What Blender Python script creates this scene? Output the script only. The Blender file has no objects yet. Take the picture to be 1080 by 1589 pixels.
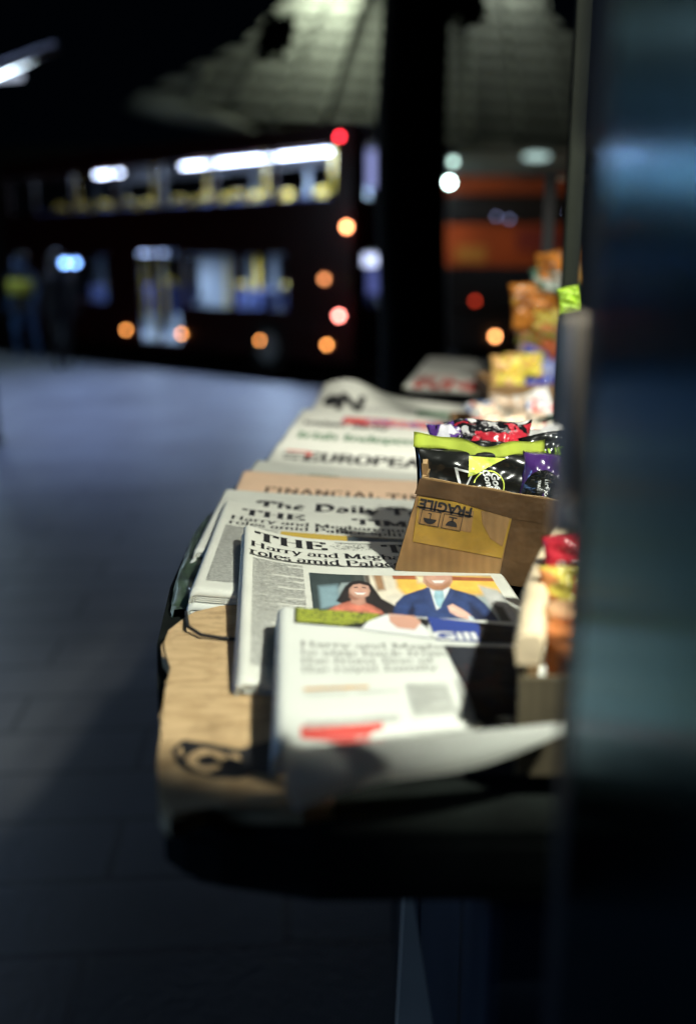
import bpy, bmesh, math, random
from math import sin, cos, tan, atan, pi, radians, exp, sqrt
from mathutils import Vector, Matrix
random.seed(7)
sc = bpy.context.scene
COL = sc.collection

# ------------------------------------------------------------------ camera
H = 1.5; F = 1544.9; PITCH = radians(14)
cd = bpy.data.cameras.new('camera'); cam = bpy.data.objects.new('camera', cd); COL.objects.link(cam)
cam.location = (0, 0, H); cam.rotation_euler = (pi/2 - PITCH, 0, 0)
cd.sensor_fit = 'VERTICAL'; cd.sensor_height = 36; cd.sensor_width = 24; cd.lens = 35
cd.clip_start = .02; cd.clip_end = 500
cd.dof.use_dof = True; cd.dof.focus_distance = 1.11; cd.dof.aperture_fstop = 1.75
sc.camera = cam
# ------------------------------------------------------------------ world: night sky
w = bpy.data.worlds.new('World'); sc.world = w; w.use_nodes = True
bg = w.node_tree.nodes['Background']; bg.inputs[0].default_value = (.10, .22, .45, 1); bg.inputs[1].default_value = .0025
sc.view_settings.view_transform = 'Standard'; sc.view_settings.look = 'None'
sc.view_settings.exposure = 0; sc.view_settings.gamma = 1
sc.cycles.use_denoising = True
sc.cycles.max_bounces = 6; sc.cycles.diffuse_bounces = 3; sc.cycles.glossy_bounces = 4
sc.cycles.transparent_max_bounces = 12
sc.cycles.caustics_reflective = False; sc.cycles.caustics_refractive = False
sc.cycles.sample_clamp_indirect = 4

def light(name, kind, loc, target, energy, color, size=.1, **k):
    l = bpy.data.lights.new(name, kind); o = bpy.data.objects.new(name, l); COL.objects.link(o)
    o.location = loc
    d = Vector(target) - Vector(loc); o.rotation_euler = d.to_track_quat('-Z', 'Y').to_euler()
    l.energy = energy; l.color = color
    if kind == 'AREA': l.size = size
    elif kind == 'SUN': l.angle = size
    else: l.shadow_soft_size = size
    for a, b in k.items(): setattr(l, a, b)
    return o
# lamp under the kiosk roof, to the right of the camera
light('kiosk_lamp', 'SPOT', (.62, .2, 2.25), (.1, 1.35, 1.15), 136, (.97, 1, .88), .035, spot_size=radians(52), spot_blend=.10)
light('kiosk_fill_far', 'SPOT', (.62, 1.15, 2.3), (.15, 2.4, 1.15), 100, (1, .98, .88), .04, spot_size=radians(52), spot_blend=.5)  # added spot that brightens the far papers, no lamp known there
light('kiosk_fill_middle', 'SPOT', (.48, 1.75, 2.5), (.08, 1.35, 1.15), 13, (1, .96, .88), .22, spot_size=radians(46), spot_blend=.6)  # added soft fill that lifts the shadows around the box
# cold street lighting on the plaza
light('plaza_lamp', 'SPOT', (-4.5, 15, 7), (-2.6, 11.8, 0), 4000, (.42, .55, 1.0), .9, spot_size=radians(58), spot_blend=1)
light('plaza_lamp_near', 'SPOT', (-6, 9, 6), (-3.5, 6.6, 0), 380, (.13, .40, 1.0), .4, spot_size=radians(66), spot_blend=1)
light('street_glow', 'SPOT', (-4.5, -.6, 2.2), (-.02, .75, 1.22), 150, (.25, .50, 1.0), .5, spot_size=radians(28), spot_blend=.6)
light('second_bus_spot', 'SPOT', (3.6, 13.5, 6.0), (3.4, 20, 2.3), 150, (1, .72, .45), .2, spot_size=radians(45), spot_blend=.6)  # added warm spot for the second bus, no source in view
light('shell_floodlight', 'SPOT', (-.5, 28.75, 9.0), (-.5, 29.8, 8.2), 400, (.93, 1, .80), .3, spot_size=radians(150), spot_blend=1)
light('shell_floodlight_right', 'SPOT', (4.3, 28.5, 9.3), (4.6, 29.6, 8.2), 105, (.90, .96, .84), .3, spot_size=radians(150), spot_blend=1)

# ------------------------------------------------------------------ pixel helpers (photo pixel -> point on a real plane)
def ray(x, y):
    a, b = x - 540, -(y - 794.5)
    return Vector((a, F*cos(PITCH) + b*sin(PITCH), -F*sin(PITCH) + b*cos(PITCH)))
def on_z(x, y, z):
    d = ray(x, y); t = (z - H)/d.z; return Vector((d.x*t, d.y*t, z))
def at_y(x, y, Y):
    d = ray(x, y); t = Y/d.y; return Vector((d.x*t, Y, H + d.z*t))
def on_plane(x, y, O, N):
    d = ray(x, y); t = (O - Vector((0, 0, H))).dot(N)/d.dot(N); return Vector((0, 0, H)) + d*t

# ------------------------------------------------------------------ materials
def nt(name):
    m = bpy.data.materials.new(name); m.use_nodes = True
    return m, m.node_tree.nodes, m.node_tree.links, m.node_tree.nodes['Principled BSDF']
def mat(name, col, rough=.6, metal=0, var=.15, scale=8, bump=0, bscale=60, col2=None, spec=.5, coat=0, stretch=None):
    m, N, L, b = nt(name)
    b.inputs['Roughness'].default_value = rough; b.inputs['Metallic'].default_value = metal
    b.inputs['Specular IOR Level'].default_value = spec; b.inputs['Coat Weight'].default_value = coat
    tc = N.new('ShaderNodeTexCoord'); src = tc.outputs['Object']
    if stretch:
        mp = N.new('ShaderNodeMapping'); mp.inputs['Scale'].default_value = stretch; L.new(src, mp.inputs[0]); src = mp.outputs[0]
    n = N.new('ShaderNodeTexNoise'); n.inputs['Scale'].default_value = scale; n.inputs['Detail'].default_value = 5
    L.new(src, n.inputs['Vector'])
    r = N.new('ShaderNodeValToRGB')
    c2 = col2 or tuple(c*(1 - var) for c in col)
    r.color_ramp.elements[0].color = (*c2, 1); r.color_ramp.elements[1].color = (*[min(1, c*(1 + var*.4)) for c in col], 1)
    r.color_ramp.elements[0].position = .35; r.color_ramp.elements[1].position = .65
    L.new(n.outputs[0], r.inputs[0]); L.new(r.outputs[0], b.inputs['Base Color'])
    if bump:
        n2 = N.new('ShaderNodeTexNoise'); n2.inputs['Scale'].default_value = bscale; L.new(src, n2.inputs['Vector'])
        bp = N.new('ShaderNodeBump'); bp.inputs['Strength'].default_value = bump; bp.inputs['Distance'].default_value = .01
        L.new(n2.outputs[0], bp.inputs['Height']); L.new(bp.outputs[0], b.inputs['Normal'])
    return m
def emit(name, col, s):
    m, N, L, b = nt(name)
    b.inputs['Base Color'].default_value = (*[c*.5 for c in col], 1)
    b.inputs['Emission Color'].default_value = (*col, 1); b.inputs['Emission Strength'].default_value = s
    return m
def glass(name, tint=(.6, .7, .85), mix=.88):
    m, N, L, b = nt(name)
    t = N.new('ShaderNodeBsdfTransparent'); t.inputs[0].default_value = (*tint, 1)
    g = N.new('ShaderNodeBsdfGlossy'); g.inputs['Roughness'].default_value = .03; g.inputs[0].default_value = (.6, .6, .6, 1)
    mx = N.new('ShaderNodeMixShader'); mx.inputs[0].default_value = 1 - mix
    L.new(t.outputs[0], mx.inputs[1]); L.new(g.outputs[0], mx.inputs[2]); L.new(mx.outputs[0], N['Material Output'].inputs[0])
    return m
def voro(name, cols, scale, rough=.35, seed=0, coat=.3):
    """printed foil: patches of several colours"""
    m, N, L, b = nt(name); b.inputs['Roughness'].default_value = rough; b.inputs['Coat Weight'].default_value = coat
    tc = N.new('ShaderNodeTexCoord'); mp = N.new('ShaderNodeMapping'); mp.inputs['Location'].default_value = (seed*3.1, seed*1.7, seed)
    L.new(tc.outputs['Object'], mp.inputs[0])
    nz = N.new('ShaderNodeTexNoise'); nz.inputs['Scale'].default_value = scale; nz.inputs['Detail'].default_value = 3
    nz.inputs['Distortion'].default_value = .8
    L.new(mp.outputs[0], nz.inputs['Vector'])
    r = N.new('ShaderNodeValToRGB'); r.color_ramp.interpolation = 'CONSTANT'
    e = r.color_ramp.elements
    while len(e) < len(cols): e.new(.5)
    for i, c in enumerate(cols):
        e[i].position = 0 if i == 0 else .34 + .34*(i - 1)/max(1, len(cols) - 1); e[i].color = (*c, 1)
    L.new(nz.outputs[0], r.inputs[0]); L.new(r.outputs[0], b.inputs['Base Color'])
    n2 = N.new('ShaderNodeTexNoise'); n2.inputs['Scale'].default_value = scale*2; L.new(mp.outputs[0], n2.inputs['Vector'])
    bp = N.new('ShaderNodeBump'); bp.inputs['Strength'].default_value = .6; bp.inputs['Distance'].default_value = .01
    L.new(n2.outputs[0], bp.inputs['Height']); L.new(bp.outputs[0], b.inputs['Normal'])
    return m

M = {}
M['paper'] = mat('newsprint', (.66, .66, .585), .85, var=.07, scale=14, bump=.12, bscale=45)
M['paper_white'] = mat('newsprint_bright', (.64, .655, .60), .8, var=.06, scale=9, bump=.12, bscale=30)
M['paper_pink'] = mat('newsprint_salmon', (.80, .55, .37), .85, var=.06, scale=14, bump=.1)
M['ink'] = mat('black_ink', (.012, .012, .014), .6, var=.3)
M['grey_ink'] = mat('grey_ink', (.55, .55, .505), .8, var=.35, scale=260)
M['green_ink'] = mat('green_ink', (.08, .19, .10), .7)
M['red_ink'] = mat('red_ink', (.62, .06, .045), .6)
M['blue_ink'] = mat('blue_ink', (.03, .06, .28), .6)
M['navy_ink'] = mat('navy_ink', (.016, .028, .10), .6, var=.4, scale=60)
M['navy_light'] = mat('navy_light_ink', (.04, .07, .2), .6)
M['yellow_ink'] = mat('yellow_ink', (.62, .42, .06), .6)
M['amber_ink'] = mat('amber_ink', (.75, .36, .05), .6, var=.4, scale=40)
M['skin_ink'] = mat('skin_ink', (.62, .33, .24), .6)
M['rust_ink'] = mat('rust_ink', (.50, .15, .10), .6)
M['hair_ink'] = mat('hair_ink', (.02, .016, .014), .6)
M['teal_ink'] = mat('teal_grey_ink', (.20, .27, .29), .6, var=.4, scale=50)
M['slate_ink'] = mat('slate_ink', (.06, .08, .09), .6, var=.3, scale=50)
M['sky_ink'] = mat('pale_blue_ink', (.36, .52, .62), .6)
M['cream_ink'] = mat('cream_ink', (.72, .66, .52), .6, var=.2, scale=40)
M['white_ink'] = mat('white_ink', (.75, .76, .74), .6)
M['lime_print'] = voro('lime_print', [(.03, .05, .02), (.33, .38, .03), (.45, .48, .05), (.05, .07, .02)], 260, .8, coat=0)
M['dark_photo_shade'] = voro('dark_photo_shade', [(.008, .008, .012), (.02, .012, .012), (.012, .014, .022), (.05, .02, .02)], 22, .8, coat=0)  # dark print that also holds the shade at the paper's right
M['red_blue'] = voro('red_blue_print', [(.65, .07, .05), (.16, .08, .30), (.70, .12, .08), (.55, .5, .5)], 40, .8, coat=0)

# ------------------------------------------------------------------ object helpers
def setp(o, label=None, cat=None, group=None, kind=None):
    if label: o['label'] = label
    if cat: o['category'] = cat
    if group: o['group'] = group
    if kind: o['kind'] = kind
    return o
def thing(name, label, cat, loc=(0, 0, 0), rotz=0, group=None):
    o = bpy.data.objects.new(name, None); COL.objects.link(o); o.location = loc; o.rotation_euler = (0, 0, rotz)
    o.empty_display_size = .1
    return setp(o, label, cat, group)
def obj(name, bm, mats, parent=None, smooth=False, world=False):
    """link bm as one mesh; world=True: coordinates are world and get moved into the parent's frame"""
    me = bpy.data.meshes.new(name)
    if world and parent is not None:
        bpy.context.view_layer.update()
        bm.transform(parent.matrix_world.inverted())
    bmesh.ops.recalc_face_normals(bm, faces=bm.faces[:])
    bm.to_mesh(me); bm.free()
    for m in (mats if isinstance(mats, (list, tuple)) else [mats]): me.materials.append(m)
    if smooth: me.polygons.foreach_set('use_smooth', [True]*len(me.polygons))
    o = bpy.data.objects.new(name, me); COL.objects.link(o)
    if parent: o.parent = parent
    return o
def box(bm, a, b, mi=0, mtx=None, bev=0):
    x0, y0, z0 = a; x1, y1, z1 = b
    vs = [bm.verts.new(p) for p in ((x0, y0, z0), (x1, y0, z0), (x1, y1, z0), (x0, y1, z0), (x0, y0, z1), (x1, y0, z1), (x1, y1, z1), (x0, y1, z1))]
    fs = [bm.faces.new([vs[i] for i in f]) for f in ((0, 3, 2, 1), (4, 5, 6, 7), (0, 1, 5, 4), (1, 2, 6, 5), (2, 3, 7, 6), (3, 0, 4, 7))]
    for f in fs: f.material_index = mi
    if bev:
        es = list({e for f in fs for e in f.edges})
        r = bmesh.ops.bevel(bm, geom=es, offset=bev, segments=2, affect='EDGES', profile=.6)
        vs = list({v for f in r['faces'] for v in f.verts} | {v for v in vs if v.is_valid})
        for f in r['faces']: f.material_index = mi
    if mtx: bmesh.ops.transform(bm, matrix=mtx, verts=[v for v in vs if v.is_valid])
    return bm
def tube(bm, pts, r, n=10, mi=0, cap=True):
    pts = [Vector(p) for p in pts]; rs = r if isinstance(r, (list, tuple)) else [r]*len(pts)
    rings = []
    for i, p in enumerate(pts):
        d = (pts[min(i+1, len(pts)-1)] - pts[max(i-1, 0)]).normalized()
        a = d.orthogonal() if abs(d.z) < .9 else Vector((1, 0, 0)) - d*d.x
        a = (Vector((0, 0, 1)) - d*d.z) if abs(d.z) < .9 else a
        a.normalize(); b = d.cross(a)
        rings.append([bm.verts.new(p + (a*cos(2*pi*k/n) + b*sin(2*pi*k/n))*rs[i]) for k in range(n)])
    for i in range(len(rings)-1):
        for k in range(n):
            f = bm.faces.new((rings[i][k], rings[i][(k+1) % n], rings[i+1][(k+1) % n], rings[i+1][k])); f.material_index = mi; f.smooth = True
    if cap:
        for rg in (rings[0][::-1], rings[-1]):
            f = bm.faces.new(rg); f.material_index = mi
    return bm
def BM(): return bmesh.new()
def ball(bm, c, r, mi=0, sub=2, sc3=(1, 1, 1)):
    g = bmesh.ops.create_icosphere(bm, subdivisions=sub, radius=r)
    for v in g['verts']: v.co = Vector((v.co.x*sc3[0], v.co.y*sc3[1], v.co.z*sc3[2])) + Vector(c)
    for f in {f for v in g['verts'] for f in v.link_faces}: f.material_index = mi; f.smooth = True
def struct(name, bm, mats): return setp(obj(name, bm, mats), kind='structure')

# ------------------------------------------------------------------ lettering: stroke fonts and the built-in sans
def arc(cx, cy, rx, ry, a0, a1, n=12):
    return [(cx + rx*cos(radians(a0 + (a1 - a0)*i/n)), cy + ry*sin(radians(a0 + (a1 - a0)*i/n))) for i in range(n+1)]
X = .66
G = {   # glyph: (advance, strokes, serif positions)
 'T': (.92, [[(.42, 0), (.42, 1)], [(.03, .98), (.81, .98)], [(.04, .98), (.04, .74)], [(.80, .98), (.80, .74)]], [(.42, 0)]),
 'H': (1.06, [[(.2, 0), (.2, 1)], [(.82, 0), (.82, 1)], [(.2, .52), (.82, .52)]], [(.2, 0), (.2, 1), (.82, 0), (.82, 1)]),
 'E': (.92, [[(.2, 0), (.2, 1)], [(.05, .98), (.76, .98)], [(.05, .02), (.8, .02)], [(.2, .52), (.58, .52)], [(.76, .98), (.76, .76)], [(.8, .02), (.8, .26)], [(.58, .64), (.58, .4)]], []),
 'I': (.46, [[(.2, 0), (.2, 1)]], [(.2, 0), (.2, 1)]),
 'F': (.82, [[(.2, 0), (.2, 1)], [(.05, .98), (.72, .98)], [(.2, .52), (.56, .52)], [(.72, .98), (.72, .76)]], [(.2, 0)]),
 'L': (.82, [[(.2, 0), (.2, 1)], [(.05, .02), (.74, .02)], [(.74, .02), (.74, .26)]], [(.2, 1)]),
 'M': (1.2, [[(.16, 0), (.16, 1)], [(.16, 1), (.56, .1)], [(.56, .1), (.96, 1)], [(.96, 0), (.96, 1)]], [(.16, 0), (.96, 0), (.12, 1), (1.0, 1)]),
 'N': (1.02, [[(.14, 0), (.14, 1)], [(.14, 1), (.82, .02)], [(.82, 0), (.82, 1)]], [(.14, 0), (.1, 1), (.82, 1)]),
 'A': (.98, [[(.08, 0), (.46, 1)], [(.46, 1), (.84, 0)], [(.22, .36), (.7, .36)]], [(.08, 0), (.84, 0)]),
 'C': (.9, [arc(.46, .5, .38, .49, 42, 318, 18)], []),
 'S': (.7, [arc(.36, .74, .24, .24, 20, 220, 8) + arc(.36, .27, .28, .26, 60, -160, 10)], []),
 'D': (1.0, [[(.2, 0), (.2, 1)], [(.05, .98), (.42, .98)], [(.05, .02), (.42, .02)], arc(.42, .5, .42, .48, 90, -90, 14)], []),
 'O': (1.0, [arc(.48, .5, .38, .49, 0, 360, 22)], []),
 'U': (1.0, [[(.2, 1), (.2, .35)] + arc(.5, .32, .3, .31, 180, 360, 10) + [(.8, .35), (.8, 1)]], [(.2, 1), (.8, 1)]),
 'R': (.98, [[(.2, 0), (.2, 1)], [(.05, .98), (.45, .98)], arc(.45, .75, .28, .23, 90, -90, 8) + [(.2, .52)], [(.45, .52), (.86, 0)]], [(.2, 0), (.86, 0)]),
 'P': (.88, [[(.2, 0), (.2, 1)], [(.05, .98), (.45, .98)], arc(.45, .73, .3, .25, 90, -90, 8) + [(.2, .48)]], [(.2, 0)]),
 'Y': (.9, [[(.05, 1), (.43, .48)], [(.8, 1), (.43, .48)], [(.43, .48), (.43, 0)]], [(.43, 0), (.05, 1), (.8, 1)]),
 'K': (.98, [[(.2, 0), (.2, 1)], [(.2, .4), (.75, 1)], [(.38, .58), (.85, 0)]], [(.2, 0), (.2, 1), (.85, 0)]),
 'a': (.66, [arc(.28, X-.18, .2, .17, 160, 0, 7) + [(.48, .05)], arc(.27, .2, .2, .19, 80, 350, 12)], [(.53, .02)]),
 'b': (.7, [[(.14, 0), (.14, 1)], arc(.34, X/2, .25, X/2, 150, -150, 14)], [(.1, 1)]),
 'c': (.6, [arc(.33, X/2, .25, X/2, 50, 320, 14)], []),
 'd': (.72, [[(.54, 0), (.54, 1)], arc(.33, X/2, .25, X/2, 40, 320, 14)], [(.5, 1), (.58, 0)]),
 'e': (.62, [[(.08, .36), (.54, .36)] + arc(.32, X/2, .24, X/2, 10, 310, 15)], []),
 'f': (.44, [[(.16, 0), (.16, .8)] + arc(.32, .8, .16, .2, 180, 40, 5), [(.02, X), (.36, X)]], [(.16, 0)]),
 'g': (.66, [arc(.3, .44, .21, .21, 0, 360, 14), [(.2, .22), (.16, .1), (.5, .02)], arc(.3, -.12, .24, .15, 30, 390, 12), [(.46, .58), (.6, .66)]], []),
 'h': (.74, [[(.14, 0), (.14, 1)], [(.14, .42)] + arc(.37, .42, .2, .23, 150, 0, 7) + [(.57, 0)]], [(.14, 0), (.57, 0), (.1, 1)]),
 'i': (.36, [[(.16, 0), (.16, X)], arc(.16, .88, .04, .04, 0, 360, 6)], [(.16, 0), (.1, X)]),
 'k': (.72, [[(.14, 0), (.14, 1)], [(.14, .26), (.5, X)], [(.26, .36), (.6, 0)]], [(.14, 0), (.1, 1), (.6, 0), (.52, X)]),
 'l': (.36, [[(.16, 0), (.16, 1)]], [(.16, 0), (.1, 1)]),
 'm': (1.1, [[(.14, 0), (.14, X)], [(.14, .42)] + arc(.35, .42, .18, .23, 150, 0, 7) + [(.53, 0)], [(.53, .42)] + arc(.74, .42, .18, .23, 150, 0, 7) + [(.92, 0)]], [(.14, 0), (.53, 0), (.92, 0), (.1, X)]),
 'n': (.74, [[(.14, 0), (.14, X)], [(.14, .42)] + arc(.37, .42, .2, .23, 150, 0, 7) + [(.57, 0)]], [(.14, 0), (.57, 0), (.1, X)]),
 'o': (.66, [arc(.32, X/2, .24, X/2, 0, 360, 18)], []),
 'p': (.7, [[(.14, -.28), (.14, X)], arc(.34, X/2, .25, X/2, 150, -150, 14)], [(.1, X), (.14, -.28)]),
 'q': (.7, [[(.54, -.28), (.54, X)], arc(.33, X/2, .25, X/2, 40, 320, 14)], [(.54, -.28)]),
 'r': (.52, [[(.14, 0), (.14, X)], [(.14, .44)] + arc(.34, .46, .16, .18, 150, 50, 5)], [(.14, 0), (.1, X)]),
 's': (.52, [arc(.25, X*.74, .16, X*.24, 20, 220, 7) + arc(.25, X*.27, .18, X*.25, 60, -160, 8)], []),
 't': (.46, [[(.2, .92), (.2, .14)] + arc(.3, .14, .1, .12, 180, 300, 4), [(.04, X), (.4, X)]], []),
 'u': (.74, [[(.14, X), (.14, .22)] + arc(.34, .22, .2, .21, 180, 340, 7), [(.56, 0), (.56, X)]], [(.1, X), (.5, X)]),
 'v': (.66, [[(.06, X), (.31, 0)], [(.31, 0), (.56, X)]], [(.06, X), (.56, X)]),
 'w': (.94, [[(.06, X), (.26, 0)], [(.26, 0), (.44, X)], [(.44, X), (.64, 0)], [(.64, 0), (.84, X)]], [(.06, X), (.84, X)]),
 'y': (.66, [[(.06, X), (.31, 0)], [(.56, X), (.26, -.16), (.1, -.26)]], [(.06, X), (.56, X)]),
 'W': (1.2, [[(.05, 1), (.32, 0)], [(.32, 0), (.56, .9)], [(.56, .9), (.82, 0)], [(.82, 0), (1.08, 1)]], [(.05, 1), (1.08, 1), (.56, .95)]),
 ' ': (.36, [], []), '’': (.25, [[(.1, .98), (.08, .8)]], []), '.': (.3, [arc(.1, .05, .04, .04, 0, 360, 6)], []),
}
def serif_text(s, x, y, size, thick=.2, thin=.045, black=0, track=0, serif=.2, ys=1):
    """list of quads in paper coordinates; black > 0 turns the nib (black-letter look)"""
    P = []
    for ch in s:
        adv, st, sr = G.get(ch, G['o'])
        for pl in st:
            pl2 = pl
            if black and len(pl) > 8: pl2 = pl[::3] + ([pl[-1]] if (len(pl)-1) % 3 else [])
            L_ = []
            for i, p in enumerate(pl2):
                a = pl2[max(i-1, 0)]; b = pl2[min(i+1, len(pl2)-1)]
                if len(pl2) > 3 and pl2[0] == pl2[-1] and i in (0, len(pl2)-1): a, b = pl2[-2], pl2[1]
                dx, dy = b[0]-a[0], b[1]-a[1]; l = math.hypot(dx, dy) or 1
                th = math.atan2(dy, dx)
                hw = thin/2 + (thick*(.8 if ch.islower() else 1) - thin)/2*abs(sin(th - black))**1.4
                nx, ny = -dy/l*hw, dx/l*hw
                L_.append(((p[0]+nx, p[1]+ny), (p[0]-nx, p[1]-ny)))
            for q, r in zip(L_, L_[1:]): P.append([(x + a*size, y + b*size*ys) for a, b in (q[0], q[1], r[1], r[0])])
        if not black:
            for cx, cy in sr:
                cy2 = cy + (.02 if cy <= 0 else -.02)
                P.append([(x + (cx + a)*size, y + (cy2 + b)*size*ys) for a, b in ((-serif*.85, -.022), (serif*.85, -.022), (serif*.85, .022), (-serif*.85, .022))])
        x += (adv + track)*size
    return P, x
def sans(s, x, y, size, bold=0.0, shear=0, ang=0):
    """triangles of the built-in font (evaluated, then removed)"""
    cu = bpy.data.curves.new('lettering', 'FONT'); cu.body = s; cu.size = size; cu.offset = bold*size; cu.shear = shear; cu.resolution_u = 3
    o = bpy.data.objects.new('lettering', cu); COL.objects.link(o)
    bpy.context.view_layer.update()
    me = o.evaluated_get(bpy.context.evaluated_depsgraph_get()).to_mesh()
    c_, s_ = cos(ang), sin(ang)
    P = [[(x + me.vertices[i].co.x*c_ - me.vertices[i].co.y*s_, y + me.vertices[i].co.x*s_ + me.vertices[i].co.y*c_) for i in p.vertices] for p in me.polygons]
    bpy.data.objects.remove(o); bpy.data.curves.remove(cu)
    return P
def tall(P, y0, f): return [[(a, y0 + (b - y0)*f) for a, b in p] for p in P]
def R(x0, y0, x1, y1): return [[(x0, y0), (x1, y0), (x1, y1), (x0, y1)]]
def ell(cx, cy, rx, ry, n=20): return [[(cx + rx*cos(2*pi*i/n), cy + ry*sin(2*pi*i/n)) for i in range(n)]]
def textlines(x0, y0, x1, y1, pitch=.0034, h=.0013, wm=.008):
    """lines of small type, ragged at paragraph ends"""
    P = []; y = y1; k = random.randint(2, 6)
    while y > y0:
        k -= 1; e = x1
        if k == 0: e = x0 + (x1 - x0)*random.uniform(.3, .85); k = random.randint(4, 9)
        P += R(x0, y - h*1.35, e, y); y -= pitch
    return P

def flat_mesh(layers, mapf, maxlen=.012):
    """layers: (polys, material index, height step) flat polygons -> bmesh mapped through mapf(u, v, h)"""
    bm = BM()
    for polys, mi, st in layers:
        for p in polys:
            try: f = bm.faces.new([bm.verts.new((a, b, st)) for a, b in p]); f.material_index = mi
            except ValueError: pass
    for _ in range(5):
        es = [e for e in bm.edges if e.calc_length() > maxlen]
        if not es: break
        bmesh.ops.triangulate(bm, faces=[f for f in bm.faces if len(f.verts) > 4])
        es = [e for e in bm.edges if e.calc_length() > maxlen]
        bmesh.ops.subdivide_edges(bm, edges=es, cuts=1 if len(es) > 4000 else 2, use_grid_fill=True)
    bmesh.ops.triangulate(bm, faces=[f for f in bm.faces if len(f.verts) > 4])
    for v in bm.verts: v.co = mapf(v.co.x, v.co.y, .0004 + v.co.z*.00022)
    return bm

# ------------------------------------------------------------------ newspapers
class Paper:
    def __init__(s, fl, nl, L, W, roll=0, bulge=0, bw=.06, extra=None, th=.01, shear=0):
        s.shear = shear
        s.fl, s.nl = Vector(fl), Vector(nl)
        s.V = (s.fl - s.nl).normalized(); s.L, s.W = L, W
        s.O = s.fl - s.V*L
        h = Vector((s.V.y, -s.V.x, 0)).normalized()
        s.U = Vector((h.x*cos(roll), h.y*cos(roll), -sin(roll)))
        s.N = s.U.cross(s.V).normalized(); s.bulge, s.bw, s.extra, s.th = bulge, bw, extra, th
    def S(s, u, v, h=0, t=0):
        z = s.bulge*(exp(-max(u, 0)/s.bw) - 1)*(.35 + .65*v/s.L)
        e = min(1, max(0, u/.007)); z -= s.th*.5*(1 - e)**2
        e = min(1, max(0, (s.W - u)/.004)); z -= s.th*.3*(1 - e)**2
        e = min(1, max(0, v/.006)); z -= s.th*.5*(1 - e)**2
        e = min(1, max(0, (s.L - v)/.008)); z -= s.th*.5*(1 - e)**2
        if s.extra: z += s.extra(u, v)
        return s.O + s.U*u + s.V*(v + (1 - v/s.L)*s.shear*u) + s.N*(z + h - t)
    def uv(s, px, py):
        p = on_plane(px, py, s.O, s.N)
        for _ in range(5):
            d = p - s.O; u, v = d.dot(s.U), d.dot(s.V)
            q = s.S(min(max(u, .01), s.W - .01), min(max(v, .01), s.L - .01)); off = (q - s.O).dot(s.N)
            p = on_plane(px, py, s.O + s.N*off, s.N)
        d = p - s.O; u, v = d.dot(s.U), d.dot(s.V); k = s.shear*u
        return u, (v - k)/(1 - k/s.L)
    def block(s, parent, name='pages', m=None, t0=0, th=None, du=0, dv=0, folds=3):
        th = th or s.th; bm = BM()
        us = sorted({0, .002, .004, .007} | {s.W*i/30 for i in range(1, 30)} | {s.W - .004, s.W})
        vs = sorted({0, .003, .006} | {s.L*i/26 for i in range(1, 26)} | {s.L - .008, s.L - .004, s.L})
        lay = []
        def wob(u, v, k): return .0009*sin(k*2.1 + u*40 + v*33)
        T = [[bm.verts.new(s.S(u, v, 0, t0) + s.U*du + s.V*dv) for u in us] for v in vs]
        B = [[bm.verts.new(s.S(u, v, 0, t0) + s.U*du + s.V*dv - s.N*(th*.98 - .5*th*(u < .002 or v < .002))) for u in us] for v in vs]
        nv, nu = len(vs), len(us)
        for g, fl in ((T, 0), (B, 1)):
            for j in range(nv-1):
                for i in range(nu-1):
                    q = (g[j][i], g[j][i+1], g[j+1][i+1], g[j+1][i]); bm.faces.new(q if not fl else q[::-1]).smooth = True
        ring = [(0, i) for i in range(nu)] + [(j, nu-1) for j in range(1, nv)] + [(nv-1, i) for i in range(nu-2, -1, -1)] + [(j, 0) for j in range(nv-2, 0, -1)]
        # page edges: several crumpled layers between top and bottom
        prev = [T[j][i] for j, i in ring]; n = folds*2
        for k in range(1, n):
            f = k/n; cur = []
            for (j, i) in ring:
                a, b = T[j][i].co, B[j][i].co; p = a.lerp(b, f)
                inset = .0018*(k % 2) + random.uniform(0, .0006)
                c = Vector((s.W/2, s.L/2, 0)); uu, vv = us[i], vs[j]
                d = (s.U*(s.W/2 - uu) + s.V*(s.L/2 - vv)).normalized()
                cur.append(bm.verts.new(p + d*inset))
            for a in range(len(ring)):
                b = (a+1) % len(ring); bm.faces.new((prev[b], prev[a], cur[a], cur[b]))
            prev = cur
        last = [B[j][i] for j, i in ring]
        for a in range(len(ring)):
            b = (a+1) % len(ring); bm.faces.new((prev[b], prev[a], last[a], last[b]))
        return obj(name, bm, m or M['paper'], parent, world=True)
    def print(s, parent, name, layers, mats, maxlen=.012, label=None):
        bm = flat_mesh(layers, lambda u, v, h: s.S(u, v, h), maxlen)
        for f in bm.faces:
            f.normal_update()
            if f.normal.z < 0: f.normal_flip()
        o = obj(name, bm, mats, parent, world=True)
        if label: o['label'] = label
        return o
def paper_root(P, label, group='newspapers laid out on the counter', name='newspaper'):
    return thing(name, label, 'newspaper', tuple(P.S(P.W/2, P.L/2, 0, P.th)), group=group)

T0 = 1.14      # counter top
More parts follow.
